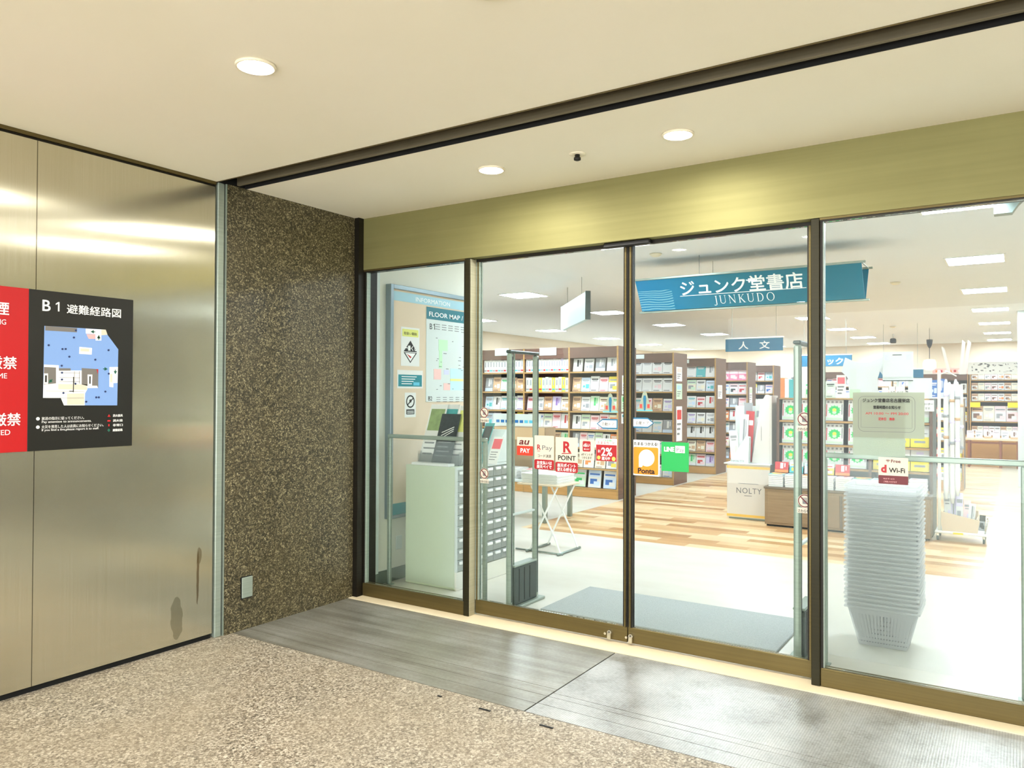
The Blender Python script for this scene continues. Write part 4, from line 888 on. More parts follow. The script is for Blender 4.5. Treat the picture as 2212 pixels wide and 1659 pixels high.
def cover(key, w=.128, h=.186, t=.016):
    base, ti, pic, st = key[:4]; k = (key, w, h, t)
    if k in NAVE: return NAVE[k]
    mb = MB(); mb.box(-w/2, w/2, 0, .0015, 0, h, 'cv_'+base); mb.box(-w/2, -w/2+.002, .0015, t, 0, h, 'cv_'+base); mb.box(-w/2+.002, w/2-.002, .0015, t-.0015, .002, h-.002, 'paper'); mb.box(-w/2+.002, w/2, t-.0015, t, 0, h, 'cv_'+base)
    P = Plane((-w/2, 0, 0), XU, ZU); T = 'cv_'+ti; C = 'cv_'+pic
    if st == 0:
        P.rect(mb, w*.12, w*.88, h*.76, h*.84, T, 0, .0006); P.rect(mb, w*.2, w*.8, h*.68, h*.72, T, 0, .0006); P.rect(mb, w*.52, w*.9, h*.22, h*.52, C, 0, .0006); P.disc(mb, w*.32, h*.36, w*.13, C, 0, .0006, 12); P.rect(mb, w*.1, w*.7, h*.06, h*.10, T, 0, .0006)
    elif st == 1:
        P.rect(mb, w*.40, w*.62, h*.36, h*.9, T, 0, .0006); P.rect(mb, w*.70, w*.78, h*.5, h*.88, T, 0, .0006); P.rect(mb, 0, w, h*.0, h*.24, C, 0, .0005)
    elif st == 2:
        P.rect(mb, 0, w, h*.62, h, C, 0, .0005); P.rect(mb, w*.1, w*.9, h*.72, h*.82, T, .0005, .001); P.rect(mb, w*.15, w*.7, h*.2, h*.5, T, 0, .0006); P.rect(mb, w*.45, w*.9, h*.12, h*.36, C, 0, .0009)
    elif st == 3:   # green sun study book
        for i in range(12):
            a = 2*pi*i/12; r = w*.34; P.poly(mb, ccw([(w*.5+r*1.15*cos(a), h*.5+r*1.15*sin(a)), (w*.5+r*.8*cos(a+.2), h*.5+r*.8*sin(a+.2)), (w*.5+r*.8*cos(a-.2), h*.5+r*.8*sin(a-.2))]), 'lime', 0, .0006)
        P.disc(mb, w*.5, h*.5, w*.31, 'lime', 0, .0008, 20); P.disc(mb, w*.5, h*.52, w*.12, 'cv_yellow', 0, .0011, 12); P.disc(mb, w*.5, h*.40, w*.12, 'cv_pale green', 0, .0010, 12)
        P.rect(mb, w*.06, w*.94, h*.05, h*.14, C, 0, .0006)
        for i in range(4): P.rect(mb, w*(.08+.24*i), w*(.20+.24*i), h*.86, h*.95, T, 0, .0006)
        P.rect(mb, w*.03, w*.08, h*.2, h*.8, 'cv_red', 0, .0006); P.rect(mb, w*.9, w*.96, h*.3, h*.8, 'cv_grey', 0, .0006)
    elif st == 4:   # white above, yellow band below
        P.rect(mb, 0, w, 0, h*.48, 'cv_yellow', 0, .0006); P.rect(mb, w*.1, w*.9, h*.62, h*.66, T, 0, .0006); P.rect(mb, w*.3, w*.7, h*.78, h*.9, 'cv_lilac', 0, .0006); P.rect(mb, w*.2, w*.8, h*.2, h*.3, T, .0006, .001)
    o = mb.build('book'); me = o.data; bpy.data.objects.remove(o); NAVE[k] = me; return me
def book(me, x, y, z, lab, tilt=R(9), s=(1, 1, 1), yaw=0, group=None):
    o = bpy.data.objects.new('book', me); COL.objects.link(o); o.location = (x, y, z+.0008+.02*s[1]*sin(tilt)); o.rotation_euler = (-tilt, 0, yaw); o.scale = s; tag(o, lab, 'book', group); return o
rng = random.Random(11)
PH = {}
def phrase_for(tier, ntier):
    return 'top shelf' if tier == 0 else ('bottom shelf' if tier == ntier-1 else ORD[tier]+' shelf down')
def faces(x0, x1, y, z, h, n, where, des=None, group=None, gap=.007):
    w = (x1-x0)/n
    for i in range(n):
        d = des[i % len(des)] if des else DES[rng.randrange(len(DES))]
        key = d; hh = h*(.9+.1*rng.random()) if not des else h; ww = min(w-gap, hh*.80)
        me = cover(key); sx = ww/.128; sz = hh/.186
        cname = {3: 'white and green sun-pattern', 4: 'white and yellow'}.get(key[3], key[0])
        book(me, x0+w*(i+.5), y+.05, z, '%s book, %s from left, %s' % (cname, ORD[i], where), s=(sx, 1.2, sz), group=group)
def spines(x0, x1, y, z, h, n, where, cols, group=None, depth=.13):
    w = (x1-x0)/n
    for i in range(n):
        c = cols[i % len(cols)] if len(cols) < 4 else rng.choice(cols); key = ('spine', c, i % 3)
        if key not in NAVE:
            mb = MB(); mb.box(-.5, .5, 0, 1, 0, 1, 'cv_'+c); a = ['cv_grey', 'cv_red', 'cv_teal'][i % 3]
            mb.box(-.44, .44, -.004, 0, .10, .22, a); mb.box(-.2, .2, -.004, 0, .45, .85, 'cv_grey' if c != 'grey' else 'cv_white'); o = mb.build('book'); NAVE[key] = o.data; bpy.data.objects.remove(o)
        book(NAVE[key], x0+w*(i+.5), y+.03, z, '%s book spine, %s from left, %s' % (c, ORD[i] if i < len(ORD) else 'far', where), tilt=0, s=(w*.93, depth, h*(.94+.06*rng.random())), group=group)

def bookcase(lab, bays, y, depth, tiers, top, name='bookcase', side='walnut', back=True, header=True, base_h=.12, base='oak_base', y2=None):
    """bays: list of upright x positions; tiers: shelf top heights"""
    x0, x1 = bays[0], bays[-1]; t = thing(name, lab, 'bookcase', ((x0+x1)/2, y+depth/2, 0)); e = .022
    for k, x in enumerate(bays):
        mb = MB(); mb.box(x-e if k else x, x if k else x+e, y+.012, y+depth, .0, top, side); mb.box(x-e if k else x, x if k else x+e, y, y+.012, 0, top, 'oak_edge'); mb.build('side_panel' if k in (0, len(bays)-1) else 'upright', t)
    MB().box(x0+e, x1-e, y+depth*.5, y+depth*.5+.01, base_h, top-.005, 'dark_back').build('back_panel', t)
    for a, b in zip(bays, bays[1:]):
        A = a+(e if a == x0 else 0); B = b-e
        for z in tiers:
            mb = MB(); mb.box(A+.001, B-.001, y+.018, y+depth*.5-.001, z-.02, z, side); mb.box(A+.001, B-.001, y+.006, y+.018, z-.022, z, 'oak_edge'); mb.build('shelf', t)
        if header: MB().box(A+.001, B-.001, y+.004, y+.022, top-.16, top-.004, side).build('header_panel', t)
        MB().box(A+.001, B-.001, y+.002, y+.02, .004, min(tiers)-.024, base).build('base_panel', t)
    return t
YA = 5.82
A_B = [-7.90, -7.10, -6.315, -5.525, -4.74]
tA = [.14, .425, .72, .985, 1.25, 1.535, 1.83]
caseA = bookcase('long walnut bookcase with oak edges behind the left sliding door, nearest of the row', A_B, YA, .62, tA, 2.19)
for x0, x1, z0 in ((-6.86, -6.60, 2.095), (-6.04, -5.75, 2.08)):
    MB().box(x0, x1, YA-.004, YA+.003, z0, z0+.115, 'cool_white').build('label_card', caseA)
NM = 'long bookcase'
for b, (a, c) in enumerate(zip(A_B, A_B[1:])):
    bay = ['leftmost', 'second', 'third', 'rightmost'][b]+' bay'
    if b == 0: continue
    for k, z in enumerate(reversed(tA)):
        a1, c1 = a+.012, c-.034; where = '%s, %s of the %s' % (phrase_for(k, 7), bay, NM)
        if b < 3 and k == 0: spines(a1, c1, YA, z, .20, 17 if b == 2 else 14, where, ['white'] if b == 1 else ['white', 'white', 'white', 'lilac', 'white', 'white']); continue
        if b == 2 and k == 1: spines(a1, c1, YA, z, .22, 13, where, ['cream', 'yellow', 'pale green', 'pale green', 'yellow']); continue
        if b == 1 and k >= 4: 
            continue
        n = {0: 4, 1: 5, 2: 5, 3: 5, 4: 6, 5: 4, 6: 4}[k] if b == 3 else 5
        h = .225 if z < 1.8 else .20
        if k == 6: faces(a1, c1, YA, z, .25, 3, where, [('pale green', 'green', 'white', 2), ('white', 'blue', 'sky' if 0 else 'pale blue', 2), ('pale blue', 'blue', 'white', 2)])
        else: faces(a1, c1, YA, z, h, n, where)
# notices on the end panel
def card(lab, x, y, z, w, h, m1, m2, face='x', cat='card', tilt=0):
    """thin card facing +x (on an end panel) or -y"""
    U, Vv = (YU, ZU) if face == 'x' else (XU, ZU); P = Plane((x, y, z), U, Vv); mb = MB(); P.rect(mb, 0, w, 0, h, m1, 0, .002); P.rect(mb, w*.12, w*.88, h*.62, h*.9, m2, .002, .0026)
    for k in range(3): P.rect(mb, w*.12, w*(.8-.12*k), h*(.46-.14*k), h*(.52-.14*k), 'grey_text', .002, .0026)
    o = mb.build('notice_card'); return tag(centre_origin(o), lab, cat)
XA = -4.7395
card('cream notice card high on the end panel of the nearest bookcase', XA, 5.95, 1.50, .22, .27, 'paper', 'poster_yellow'); card('green notice card below the cream one on the end panel of the nearest bookcase', XA, 5.93, 1.25, .25, .23, 'lt_lime', 'line_green')
card('white paper card lowest on the end panel of the nearest bookcase', XA, 5.93, 1.08, .22, .14, 'paper', 'teal')

tB = [.12, .50, .86, 1.22, 1.545, 1.84]
for nm, y, tiers, n_vis, lab, seed in (('B', 7.92, tB, 4, 'second walnut bookcase of the row, seen between the doors', 3), ('C', 10.05, [.14, .41, .68, .945, 1.25, 1.56, 1.83], 4, 'third walnut bookcase of the row, behind the NOLTY stand side', 5),
                                       ('D', 12.1, [.14, .40, .69, .957, 1.23, 1.51, 1.80], 4, 'fourth walnut bookcase of the row, with pink books on top', 8), ('E', 14.2, [.14, .5, .9, 1.2, 1.53, 1.83], 4, 'fifth and farthest walnut bookcase of the row', 9)):
    if nm == 'C': lab = 'third walnut bookcase of the row, left of the white calendar stand'
    c = bookcase(lab, [-7.10, -6.315, -5.525, -4.73], y, .62, tiers, 2.19)
    rng.seed(seed); cn = {'B': 'second', 'C': 'third', 'D': 'fourth', 'E': 'fifth'}[nm]+' bookcase'
    MB().box(-5.45, -5.25, y-.004, y+.001, 2.10, 2.17, 'cool_white').build('label_card', c)
    for k, z in enumerate(reversed(tiers)):
        if nm == 'E' and k > 3: continue
        where = '%s of the %s' % (phrase_for(k, len(tiers)), cn); des = None; n = n_vis; x0 = -5.50
        if nm == 'B' and k in (0, 1): des = [('white', 'black', 'white', 0), ('white', 'grey', 'white', 0), ('white', 'black', 'pale pink', 0), ('white', 'black', 'white', 0)]
        if nm == 'D' and k == 0: des = [('pink', 'white', 'pale pink', 2)]
        if nm == 'D' and k == 1: des = [('pale blue', 'blue', 'white', 2), ('pale blue', 'blue', 'white', 2), ('white', 'black', 'pale pink', 2), ('pale pink', 'red', 'white', 2)]
        if nm == 'C' and k == 0: des = [('white', 'grey', 'white', 1), ('white', 'grey', 'white', 0), ('teal', 'white', 'teal', 0), ('white', 'grey', 'white', 1)]
        if nm == 'C' and k == 4: des = [('white', 'black', 'white', 1)]
        faces(x0, -4.765, y, z, .225, n, where, des)
    # racks of leaflets on the end panels
    if nm in 'BC':
        for j, (z, h) in enumerate(((1.72, .24), (1.42, .26), (.72, .58)) if nm == 'B' else ((1.42, .26),)):
            card('%s paper pinned on the end panel of the %s, %s' % (['white', 'pale green', 'white'][j], cn, ['upper one', 'middle one', 'long lower one'][j]), -4.7295, y+.12, z, .26, h, ['paper', 'lt_lime', 'paper'][j], ['lt_pink', 'teal_pale', 'print_red'][j])
    if nm == 'D':
        card('pale leaflet pinned on the end panel of the fourth bookcase', -4.7295, y+.14, 1.33, .2, .33, 'paper', 'lt_lime')

# display table with magazine stacks and a brown rack left of the folding stand
t = thing('display_table', 'low white display table with thin grey legs between cabinet and bookcases', 'table', (-5.05, 3.85, 0))
MB().bbox(-5.60, -4.53, 3.5, 4.2, .46, .49, 'cool_white', .005).build('tabletop', t)
for x, y in ((-5.58, 3.52), (-4.62, 3.52), (-5.58, 4.12), (-4.62, 4.12)): MB().bbox(x, x+.05, y, y+.05, 0, .46, 'grey_metal', .004).build('leg', t)
t = thing('display_rack', 'brown tiered display rack with white header board, on the display table', 'display rack', (-5.2, 3.95, .491))
MB().bbox(-5.56, -4.80, 3.90, 4.15, .491, 1.09, 'brown_panel', .004).build('body', t); MB().bbox(-5.56, -4.86, 3.88, 3.90, 1.10, 1.25, 'cool_white', .003).build('header_board', t)
MB().bbox(-5.55, -4.81, 3.895, 3.9, .93, 1.085, 'card', .002).build('front_board', t)
Pn = Plane((-5.55, 3.88, 1.10), XU, ZU); mb = MB()
for k in range(9): Pn.rect(mb, .04+.07*k, .09+.07*k, .04, .075, 'print_blue' if k < 6 else 'sky', 0, .001)
mb.build('header_print', t)
stk = [(-5.40, 3.68), (-5.10, 3.70), (-4.80, 3.66)]
for i, (x, y) in enumerate(stk):
    z = .491
    for k in range(9):
        o = bpy.data.objects.new('magazine', cover(('white', 'grey', 'white', 2), .21, .28, .012) if k < 8 else cover([('yellow', 'black', 'white', 2), ('white', 'grey', 'white', 2), ('white', 'red', 'pale pink', 2)][i], .21, .28, .012)); COL.objects.link(o)
        o.location = (x+.004*sin(k*2+i), y-.14+.004*cos(k), z+.0125+.0130*k); o.rotation_euler = (-pi/2, 0, 0)
        tag(o, 'white magazine lying flat, %s from the bottom of the %s stack on the display table' % (ORD[k], ['left', 'middle', 'right'][i]), 'magazine', 'magazines stacked on the display table')

# folding stand with papers
t = thing('folding_stand', 'white tubular folding stand with crossed legs just inside the doorway', 'stand', (-3.74, 2.2, 0)); r = .009
for y, nm in ((2.08, 0), (2.42, 1)):
    MB().tube([(-3.56, y, .012), (-3.565, y, .03), (-3.62, y, .16), (-3.88, y, .63)], r, 'white').build('leg', t, True)
    MB().tube([(-3.90, y, .012), (-3.885, y, .03), (-3.83, y, .16), (-3.59, y, .63)], r, 'white').build('leg', t, True)
for x in (-3.56, -3.90): MB().cyl((x, 2.03, .012), (x, 2.47, .012), .011, .011, 'grey_metal', 10).build('foot_bar', t, True)
MB().cyl((-4.05, 2.08, .010), (-3.53, 2.08, .010), .008, .008, 'grey_metal', 10).build('brace', t, True)
MB().bbox(-4.02, -3.55, 2.05, 2.45, .632, .65, 'corkish', .004).build('tray', t)
for k in range(7):
    o = MB().bbox(-3.99+.004*(k % 3), -3.60+.004*(k % 2), 2.08+.003*(k % 2), 2.42, .6505+.0131*k, .6630+.0131*k, 'paper', .002).build('magazine')
    tag(centre_origin(o), 'white magazine lying on the folding stand, %s from the bottom' % ORD[k], 'magazine', 'magazines on the folding stand')

# ------------------------------------------------------------------ NOLTY display stand
t = thing('display_stand', 'tall white NOLTY calendar display stand with yellow stripes', 'display stand', (-2.69, 5.3, 0))
x0, x1, y0 = -2.955, -2.440, 5.12
MB().bbox(x0, x1, y0, 5.50, .02, .66, 'nolty' if 'nolty' in M else mat('nolty', '#d9d2c9', .55).name, .004).build('base_box', t)
mb = MB(); mb.box(x0-.001, x1+.001, y0-.002, y0, .03, .06, 'gold'); mb.box(x0-.001, x1+.001, y0-.002, y0, .61, .64, 'gold'); mb.build('stripe', t)
MB().box(x0+.02, x1-.02, y0+.02, 5.48, 0, .02, 'grey_metal').build('plinth', t)
P = Plane((x0, y0, 0), XU, ZU); P.text('NOLTY', .11, .315, .095, 'grey_text', t, spacing=1.1, width=.30)
mb = MB(); P.rect(mb, .14, .38, .428, .434, 'grey_text', 0, .001); P.rect(mb, .21, .30, .283, .289, 'grey_text', 0, .001); mb.build('caption', t)
MB().bbox(x0-.03, x1+.01, y0-.03, 5.50, .66, .675, 'cool_white', .003).build('tray', t)
mb = MB(); mb.prism([(x0+.03, y0, .676), (x0+.26, y0, .676), (x0+.26, y0+.03, .98), (x0+.215, y0+.05, 1.0)], (0, 1, 0), .08, 'lt_lime' if 0 else 'cool_white'); mb.build('slanted_holder', t)
P2 = Plane((x0+.03, y0-.001, .676), XU, ZU); P2.text('NOLTY', .02, .012, .032, 'grey_text', t, width=.16)
mb = MB(); mb.prism([(x0+.27, 5.22, .676), (x1-.03, 5.22, .676), (x1-.03, 5.30, 1.47), (x1-.10, 5.30, 1.50), (x1-.16, 5.30, 1.40)], (0, 1, 0), .12, 'nolty'); mb.build('side_wing', t)
MB().bbox(x1-.029, x1, 5.20, 5.48, .676, 1.49, 'nolty', .003).build('side_board', t); MB().bbox(x0+.0, x1-.03, 5.455, 5.48, .676, 1.36, 'cool_white', .003).build('back_board', t)
MB().box(x1-.13, x1-.126, 5.216, 5.2195, .95, 1.12, 'black').build('slot', t)
for k, (x, z, c, h) in enumerate([(-2.88, .678, 'white', .38), (-2.81, .678, 'white', .58), (-2.76, .678, 'red', .62), (-2.75, .678, 'grey', .72), (-2.67, .678, 'white', .54), (-2.63, .678, 'white', .76)]):
    o = bpy.data.objects.new('planner', cover((c, 'grey' if c != 'red' else 'white', 'pale green' if c == 'white' else c, k % 3))); COL.objects.link(o); o.location = (x, (5.21 if k == 0 else 5.235+.032*k), z+.003); o.rotation_euler = (-R(2), R((-5, 2, 3, -1, 2, -1)[k]), 0); o.scale = (.8, .9, h/.186)
    tag(o, '%s planner, %s from left in the tall white calendar stand' % (c, ORD[k]), 'planner', 'planners in the calendar stand')

# ------------------------------------------------------------------ low case with green sun books
gx0, gx1, gy = -2.36, -.745, 5.10
t = thing('bookcase', 'low dark bookcase filled with green sun-pattern books, behind the right glass panel', 'bookcase', ((gx0+gx1)/2, gy+.25, 0)); ups = [gx0, -1.86, -1.34, gx1]
for k, x in enumerate(ups):
    a, b = (x-.03, x) if k else (x, x+.03); mb = MB(); mb.box(a, b, gy+.012, gy+.48, .0, 1.465, 'grey_dark' if k in (0, 3) else 'dark_back'); mb.box(a, b, gy, gy+.012, .0, 1.465, 'walnut'); mb.build('side_panel' if k in (0, 3) else 'upright', t)
MB().box(gx0+.03, gx1-.03, gy+.27, gy+.285, .46, 1.46, 'dark_back').build('back_panel', t)
tG = [.48, .675, .935, 1.205]
for a, b in zip(ups, ups[1:]):
    A_ = a+(.03 if a == gx0 else 0); B_ = b-.03
    for z in tG: mb = MB(); mb.box(A_+.001, B_-.001, gy+.018, gy+.269, z-.02, z, 'walnut'); mb.box(A_+.001, B_-.001, gy+.004, gy+.018, z-.022, z, 'oak_edge'); mb.build('shelf', t)
MB().box(gx0+.031, gx1-.031, gy+.001, gy+.268, 1.448, 1.464, 'oak_edge').build('top_board', t)
GR = ('white', 'grey', 'pale green', 3); YE = ('white', 'grey', 'white', 4); rng.seed(21)
for b, (a, c, des) in enumerate(((-2.325, -1.895, [GR]), (-1.855, -1.375, [GR]), (-1.335, -.78, [YE]))):
    for k, z in enumerate((1.205, .935, .675)):
        if b == 2 and k == 0: des2 = [('white', 'black', 'yellow', 2), ('grey', 'white', 'black', 1), ('white', 'grey', 'pale green', 1)]
        else: des2 = des
        where = '%s row, %s part of the low bookcase' % (['upper', 'middle', 'lower'][k], ['left', 'middle', 'right'][b])
        faces(a, c, gy, z, .235, 2 if b < 2 else 3, where, des2, group='green sun-pattern study books' if b < 2 else 'white and yellow books in the low bookcase')
# box counters in front of it
t = thing('display_counter', 'brown panelled display counter under the green books', 'counter', ((gx0+gx1)/2-.03, 4.95, 0)); cx0, cx1 = -2.425, -.745
MB().bbox(cx0, cx1, 4.83, 5.098, .02, .425, 'brown_panel', .003).build('body', t); MB().bbox(cx0-.01, cx1+.01, 4.82, 5.099, .425, .452, 'grey_brown', .004).build('top_board', t)
for a, b in ((cx0+.03, -1.62), (-1.59, cx1-.03)): MB().bbox(a, b, 4.820, 4.83, .045, .40, 'brown_panel', .003).build('front_panel', t)
MB().box(cx0+.02, cx1-.02, 4.84, 5.09, 0, .02, 'black_gap').build('plinth', t); MB().box(-1.618, -1.592, 4.826, 4.8299, .04, .40, 'grey_brown').build('divider', t)
rng.seed(4)
for i in range(9):
    x = cx0+.12+.18*i; n = 7 if i < 7 else 8
    for k in range(n):
        last = k == n-1; key = ('white', 'grey', 'pale pink', 2) if not last else [('teal', 'yellow', 'orange', 2), ('pale blue', 'teal', 'white', 2), ('orange', 'white', 'yellow', 0), ('white', 'red', 'pale blue', 2), ('pale pink', 'red', 'white', 1)][i % 5]
        o = bpy.data.objects.new('book', cover(key, .16, .21, .018)); COL.objects.link(o); o.location = (x+.003*sin(3*k+i), 4.845, .4525+.0205*k+.019); o.rotation_euler = (-pi/2, 0, 0)
        tag(o, 'flat book on the brown counter, %s stack from left, %s from bottom' % (ORD[i], ORD[k]), 'book', 'flat book stacks on the counter')
for i in range(8):
    key = [('red', 'white', 'orange', 1), ('teal', 'yellow', 'white', 2), ('pale blue', 'teal', 'white', 0), ('yellow', 'red', 'white', 2)][i % 4]
    if i > 4: continue
    book(cover(key, .15, .12, .012), cx0+.14+.165*i, 5.015, .600, 'small colourful book propped behind flat stacks, '+ORD[i]+' from left', tilt=R(12))
# things standing on the low bookcase
zt = 1.4655
for k, (x, c) in enumerate(((-2.30, 'orange'), (-2.25, 'white'), (-2.20, 'teal'), (-2.14, 'white'))):
    o = MB().bbox(x-.024, x+.024, 5.13, 5.30, zt, zt+.235-.01*k, 'cv_'+c, .002).build('book'); tag(centre_origin(o), '%s upright book, %s from left on top of the low bookcase left end' % (c, ORD[k]), 'book', 'upright books on top of the low bookcase')
rng.seed(2)
faces(-2.06, -1.72, 5.10, zt, .19, 3, 'on top of the low bookcase', [('pale green', 'green', 'white', 2), ('white', 'grey', 'pale green', 1), ('pale green', 'black', 'white', 0)])
card('narrow red and white magazine cover standing on the low bookcase', -1.705, 5.13, zt, .10, .26, 'paper', 'photo_pink', face='y', cat='magazine')
# T-shirt
t = thing('display_shirt', 'white T-shirt spread out on display above the low bookcase', 't-shirt', (-1.45, 5.25, zt))
prof = [(-.155, 0), (.14, 0), (.135, .22), (.16, .30), (.20, .24), (.27, .31), (.19, .46), (.12, .43), (.04, .40), (-.04, .40), (-.12, .42), (-.20, .46), (-.24, .30), (-.19, .25), (-.17, .22)]
P = Plane((-1.43, 5.24, zt+.001), XU, ZU); mb = MB(); P.poly(mb, ccw(prof), 'shirt_white', 0, .018); mb.build('shirt', t)
mb = MB(); P.rect(mb, -.15, -.075, .10, .33, 'cool_white', .018, .020); P.rect(mb, -.15, -.04, .0, .10, 'lt_lime', .018, .021); mb.build('tag', t)
MB().cyl((-1.43, 5.262, zt), (-1.43, 5.262, zt+.38), .006, .006, 'grey_metal', 8).build('stand', t)
# calendar board and cards
t = thing('calendar_board', 'white wall calendar board with black slot standing on the low bookcase', 'calendar', (-1.09, 5.2, zt+.18)); P = Plane((-1.235, 5.18, zt+.20), XU, ZU)
mb = MB(); P.rect(mb, 0, .30, 0, .31, 'cool_white', 0, .012); P.rect(mb, .10, .19, .272, .280, 'black', .012, .0135); P.rect(mb, .02, .065, .22, .28, 'lt_navy', .012, .0132); P.rect(mb, .235, .285, .22, .28, 'lt_navy', .012, .0132)
for k in range(2): P.line(mb, (.01, .02+.012*k), (.29, .02+.012*k), .002, 'grey_text', .012, .0132)
P.rect(mb, 0, .30, -.012, 0, 'grey_dark', 0, .014); mb.build('board', t)
MB().bbox(-1.10, -1.07, 5.181, 5.20, zt, zt+.20, 'cool_white', .002).build('support', t)
def scard(x, w, h, s, lab, sz, z=zt, y=5.12):
    t = thing('price_card', lab, 'card', (x+w/2, y, z)); P = Plane((x, y, z+.0005), XU, ZU); mb = MB(); P.rect(mb, 0, w, 0, h, 'paper', 0, .004); P.rect(mb, 0, w, 0, .012, 'poster_yellow', .004, .0045); mb.build('card', t)
    if s: P.text(s, w*.15, h*.35, sz, 'print_black', t, n=.004, width=w*.7)
scard(-1.235, .065, .12, '', 'blank cream card left of the row under the calendar board', .03); scard(-1.165, .06, .13, '10', 'small card reading 10 under the calendar board', .05); scard(-1.10, .09, .13, '名古屋', 'small card with black Japanese characters under the calendar board', .04)
t = thing('poster_board', 'pale blue-white poster board at the right end of the low bookcase', 'poster', (-.85, 5.2, zt)); P = Plane((-.985, 5.18, zt), XU, ZU); mb = MB(); P.rect(mb, 0, .23, 0, .22, 'cool_white', 0, .008); mb.build('board', t)
t = thing('handwritten_card', 'white card with black handwriting hanging below the poster board', 'card', (-.82, 5.088, 1.2)); P = Plane((-.90, 5.0975, 1.33), XU, ZU); mb = MB(); P.rect(mb, 0, .17, 0, .12, 'paper', 0, .004); mb.build('card', t)
P.text('新刊コーナー', .012, .065, .032, 'print_black', t, n=.004, bold=.02, width=.145); P.text('おすすめ', .03, .02, .030, 'print_black', t, n=.004, width=.1)

# ------------------------------------------------------------------ poster trolley
t = thing('trolley', 'white trolley on castors with a tall cream post, right of the low bookcase', 'trolley', (-.48, 5.08, 0))
MB().bbox(-.715, -.25, 4.93, 5.28, .075, .10, 'white', .006).build('deck', t); MB().box(-.55, -.46, 4.926, 4.93, .076, .096, 'yellow').build('price_tag', t)
for x, y in ((-.69, 4.955), (-.28, 4.955), (-.69, 5.25), (-.28, 5.25)):
    c = MB().bbox(x-.012, x+.012, y-.012, y+.012, .045, .075, 'chrome', .003).build('castor_fork', t); MB().cyl((x-.010, y, .026), (x+.010, y, .026), .026, .026, 'grey_dark', 16).build('castor_wheel', c, True)
MB().bbox(-.690, -.660, 4.96, 4.99, .10, 1.76, 'cream_wall', .005).build('post', t)
MB().tube([(-.66, 4.98, 1.72), (-.60, 5.0, 1.745), (-.52, 5.02, 1.70)], .006, 'cream_wall').build('arm', t, True)
mb = MB(); mb.cyl((-.27, 4.955, .10), (-.255, 4.955, .22), .008, .008, 'chrome', 8); mb.cyl((-.27, 5.24, .10), (-.255, 5.24, .22), .008, .008, 'chrome', 8); mb.cyl((-.255, 4.955, .22), (-.255, 5.24, .22), .008, .008, 'chrome', 8); mb.build('handle', t, True)
t = thing('cardboard_bin', 'tan printed bin standing on the white trolley', 'bin', (-.5, 5.1, .101))
MB().prism([(-.65, 4.945, .101), (-.335, 4.945, .101), (-.315, 4.945, .23), (-.66, 4.945, .30)], (0, 1, 0), .012, 'corkish').build('front', t); mb = MB(); mb.box(-.65, -.335, 5.20, 5.21, .101, .30, 'corkish'); mb.box(-.65, -.64, 4.96, 5.20, .101, .29, 'corkish'); mb.box(-.345, -.335, 4.96, 5.20, .101, .24, 'corkish'); mb.box(-.64, -.345, 4.96, 5.2, .101, .106, 'corkish'); mb.build('bin_body', t)
for k, (x, h, m, c) in enumerate(((-.595, .36, 'white', 'white'), (-.55, .40, 'lilac', 'lilac'), (-.50, .37, 'white', 'white'), (-.44, .30, 'pale pink', 'pale pink'), (-.40, .27, 'white', 'white'))):
    o = bpy.data.objects.new('rolled_pack', cover((c, 'grey', 'lilac', k % 3), .09, .2, .02)); COL.objects.link(o); o.location = (x, 5.06+.02*(k % 2), .118); o.rotation_euler = (-R(8), R(-4+2*k), 0); o.scale = (.7, 1, h/.2); tag(o, '%s magazine pack in the tan bin, %s from left' % (c, ORD[k]), 'magazine', 'packs in the tan bin')
o = bpy.data.objects.new('magazine', cover(('grey', 'black', 'black', 2), .12, .16, .02)); COL.objects.link(o); o.location = (-.305, 5.08, .112); o.rotation_euler = (-R(8), R(4), 0); o.scale = (.45, 1, 1.0); tag(o, 'grey magazine standing at the right end of the trolley', 'magazine')
for k in range(6):
    x = -.615+.028*k-(.01 if k > 3 else 0); z1 = 1.67-.03*(k % 3); z0 = [.42, .55, .38, .60, .46, .9][k]; y = 5.025+.06*(k % 2)
    mb = MB(); n = 10
    prof = [(.008, z1), (.020, z1-.05), (.026, z1-.3), (.022, (z0+z1)/2), (.026, z0+.1), (.014, z0)]; mb.lathe((x, y, 0), prof[::-1], 'clear_bag' if k % 2 else 'cv_white', 10)
    for j in range(3): zz = z1-.15-.22*j-.05*(k % 2); mb.lathe((x, y, 0), [(.027, zz-.03), (.0275, zz)], ['cv_lilac', 'cv_grey', 'cv_tan'][(j+k) % 3], 10)
    o = mb.build('rolled_poster', None, True); tag(centre_origin(o), 'rolled poster in clear wrap hanging at the trolley post, %s from left' % ORD[k], 'rolled poster', 'rolled posters at the trolley post')
for k, (x, lean) in enumerate(((-.60, -.06), (-.50, .03), (-.47, .05))):
    o = MB().prism([(x, 5.06+.02*k, 1.72), (x+.03, 5.06+.02*k, 1.72), (x+.03+lean, 5.06+.02*k, 2.05-.06*(k == 0)), (x+lean, 5.06+.02*k, 2.08-.06*(k == 0))], (0, 1, 0), .008, 'nolty').build('paper_roll'); tag(centre_origin(o), 'slim cream paper strip sticking up above the trolley post, %s from left' % ORD[k], 'paper strip', 'cream paper strips above the trolley')

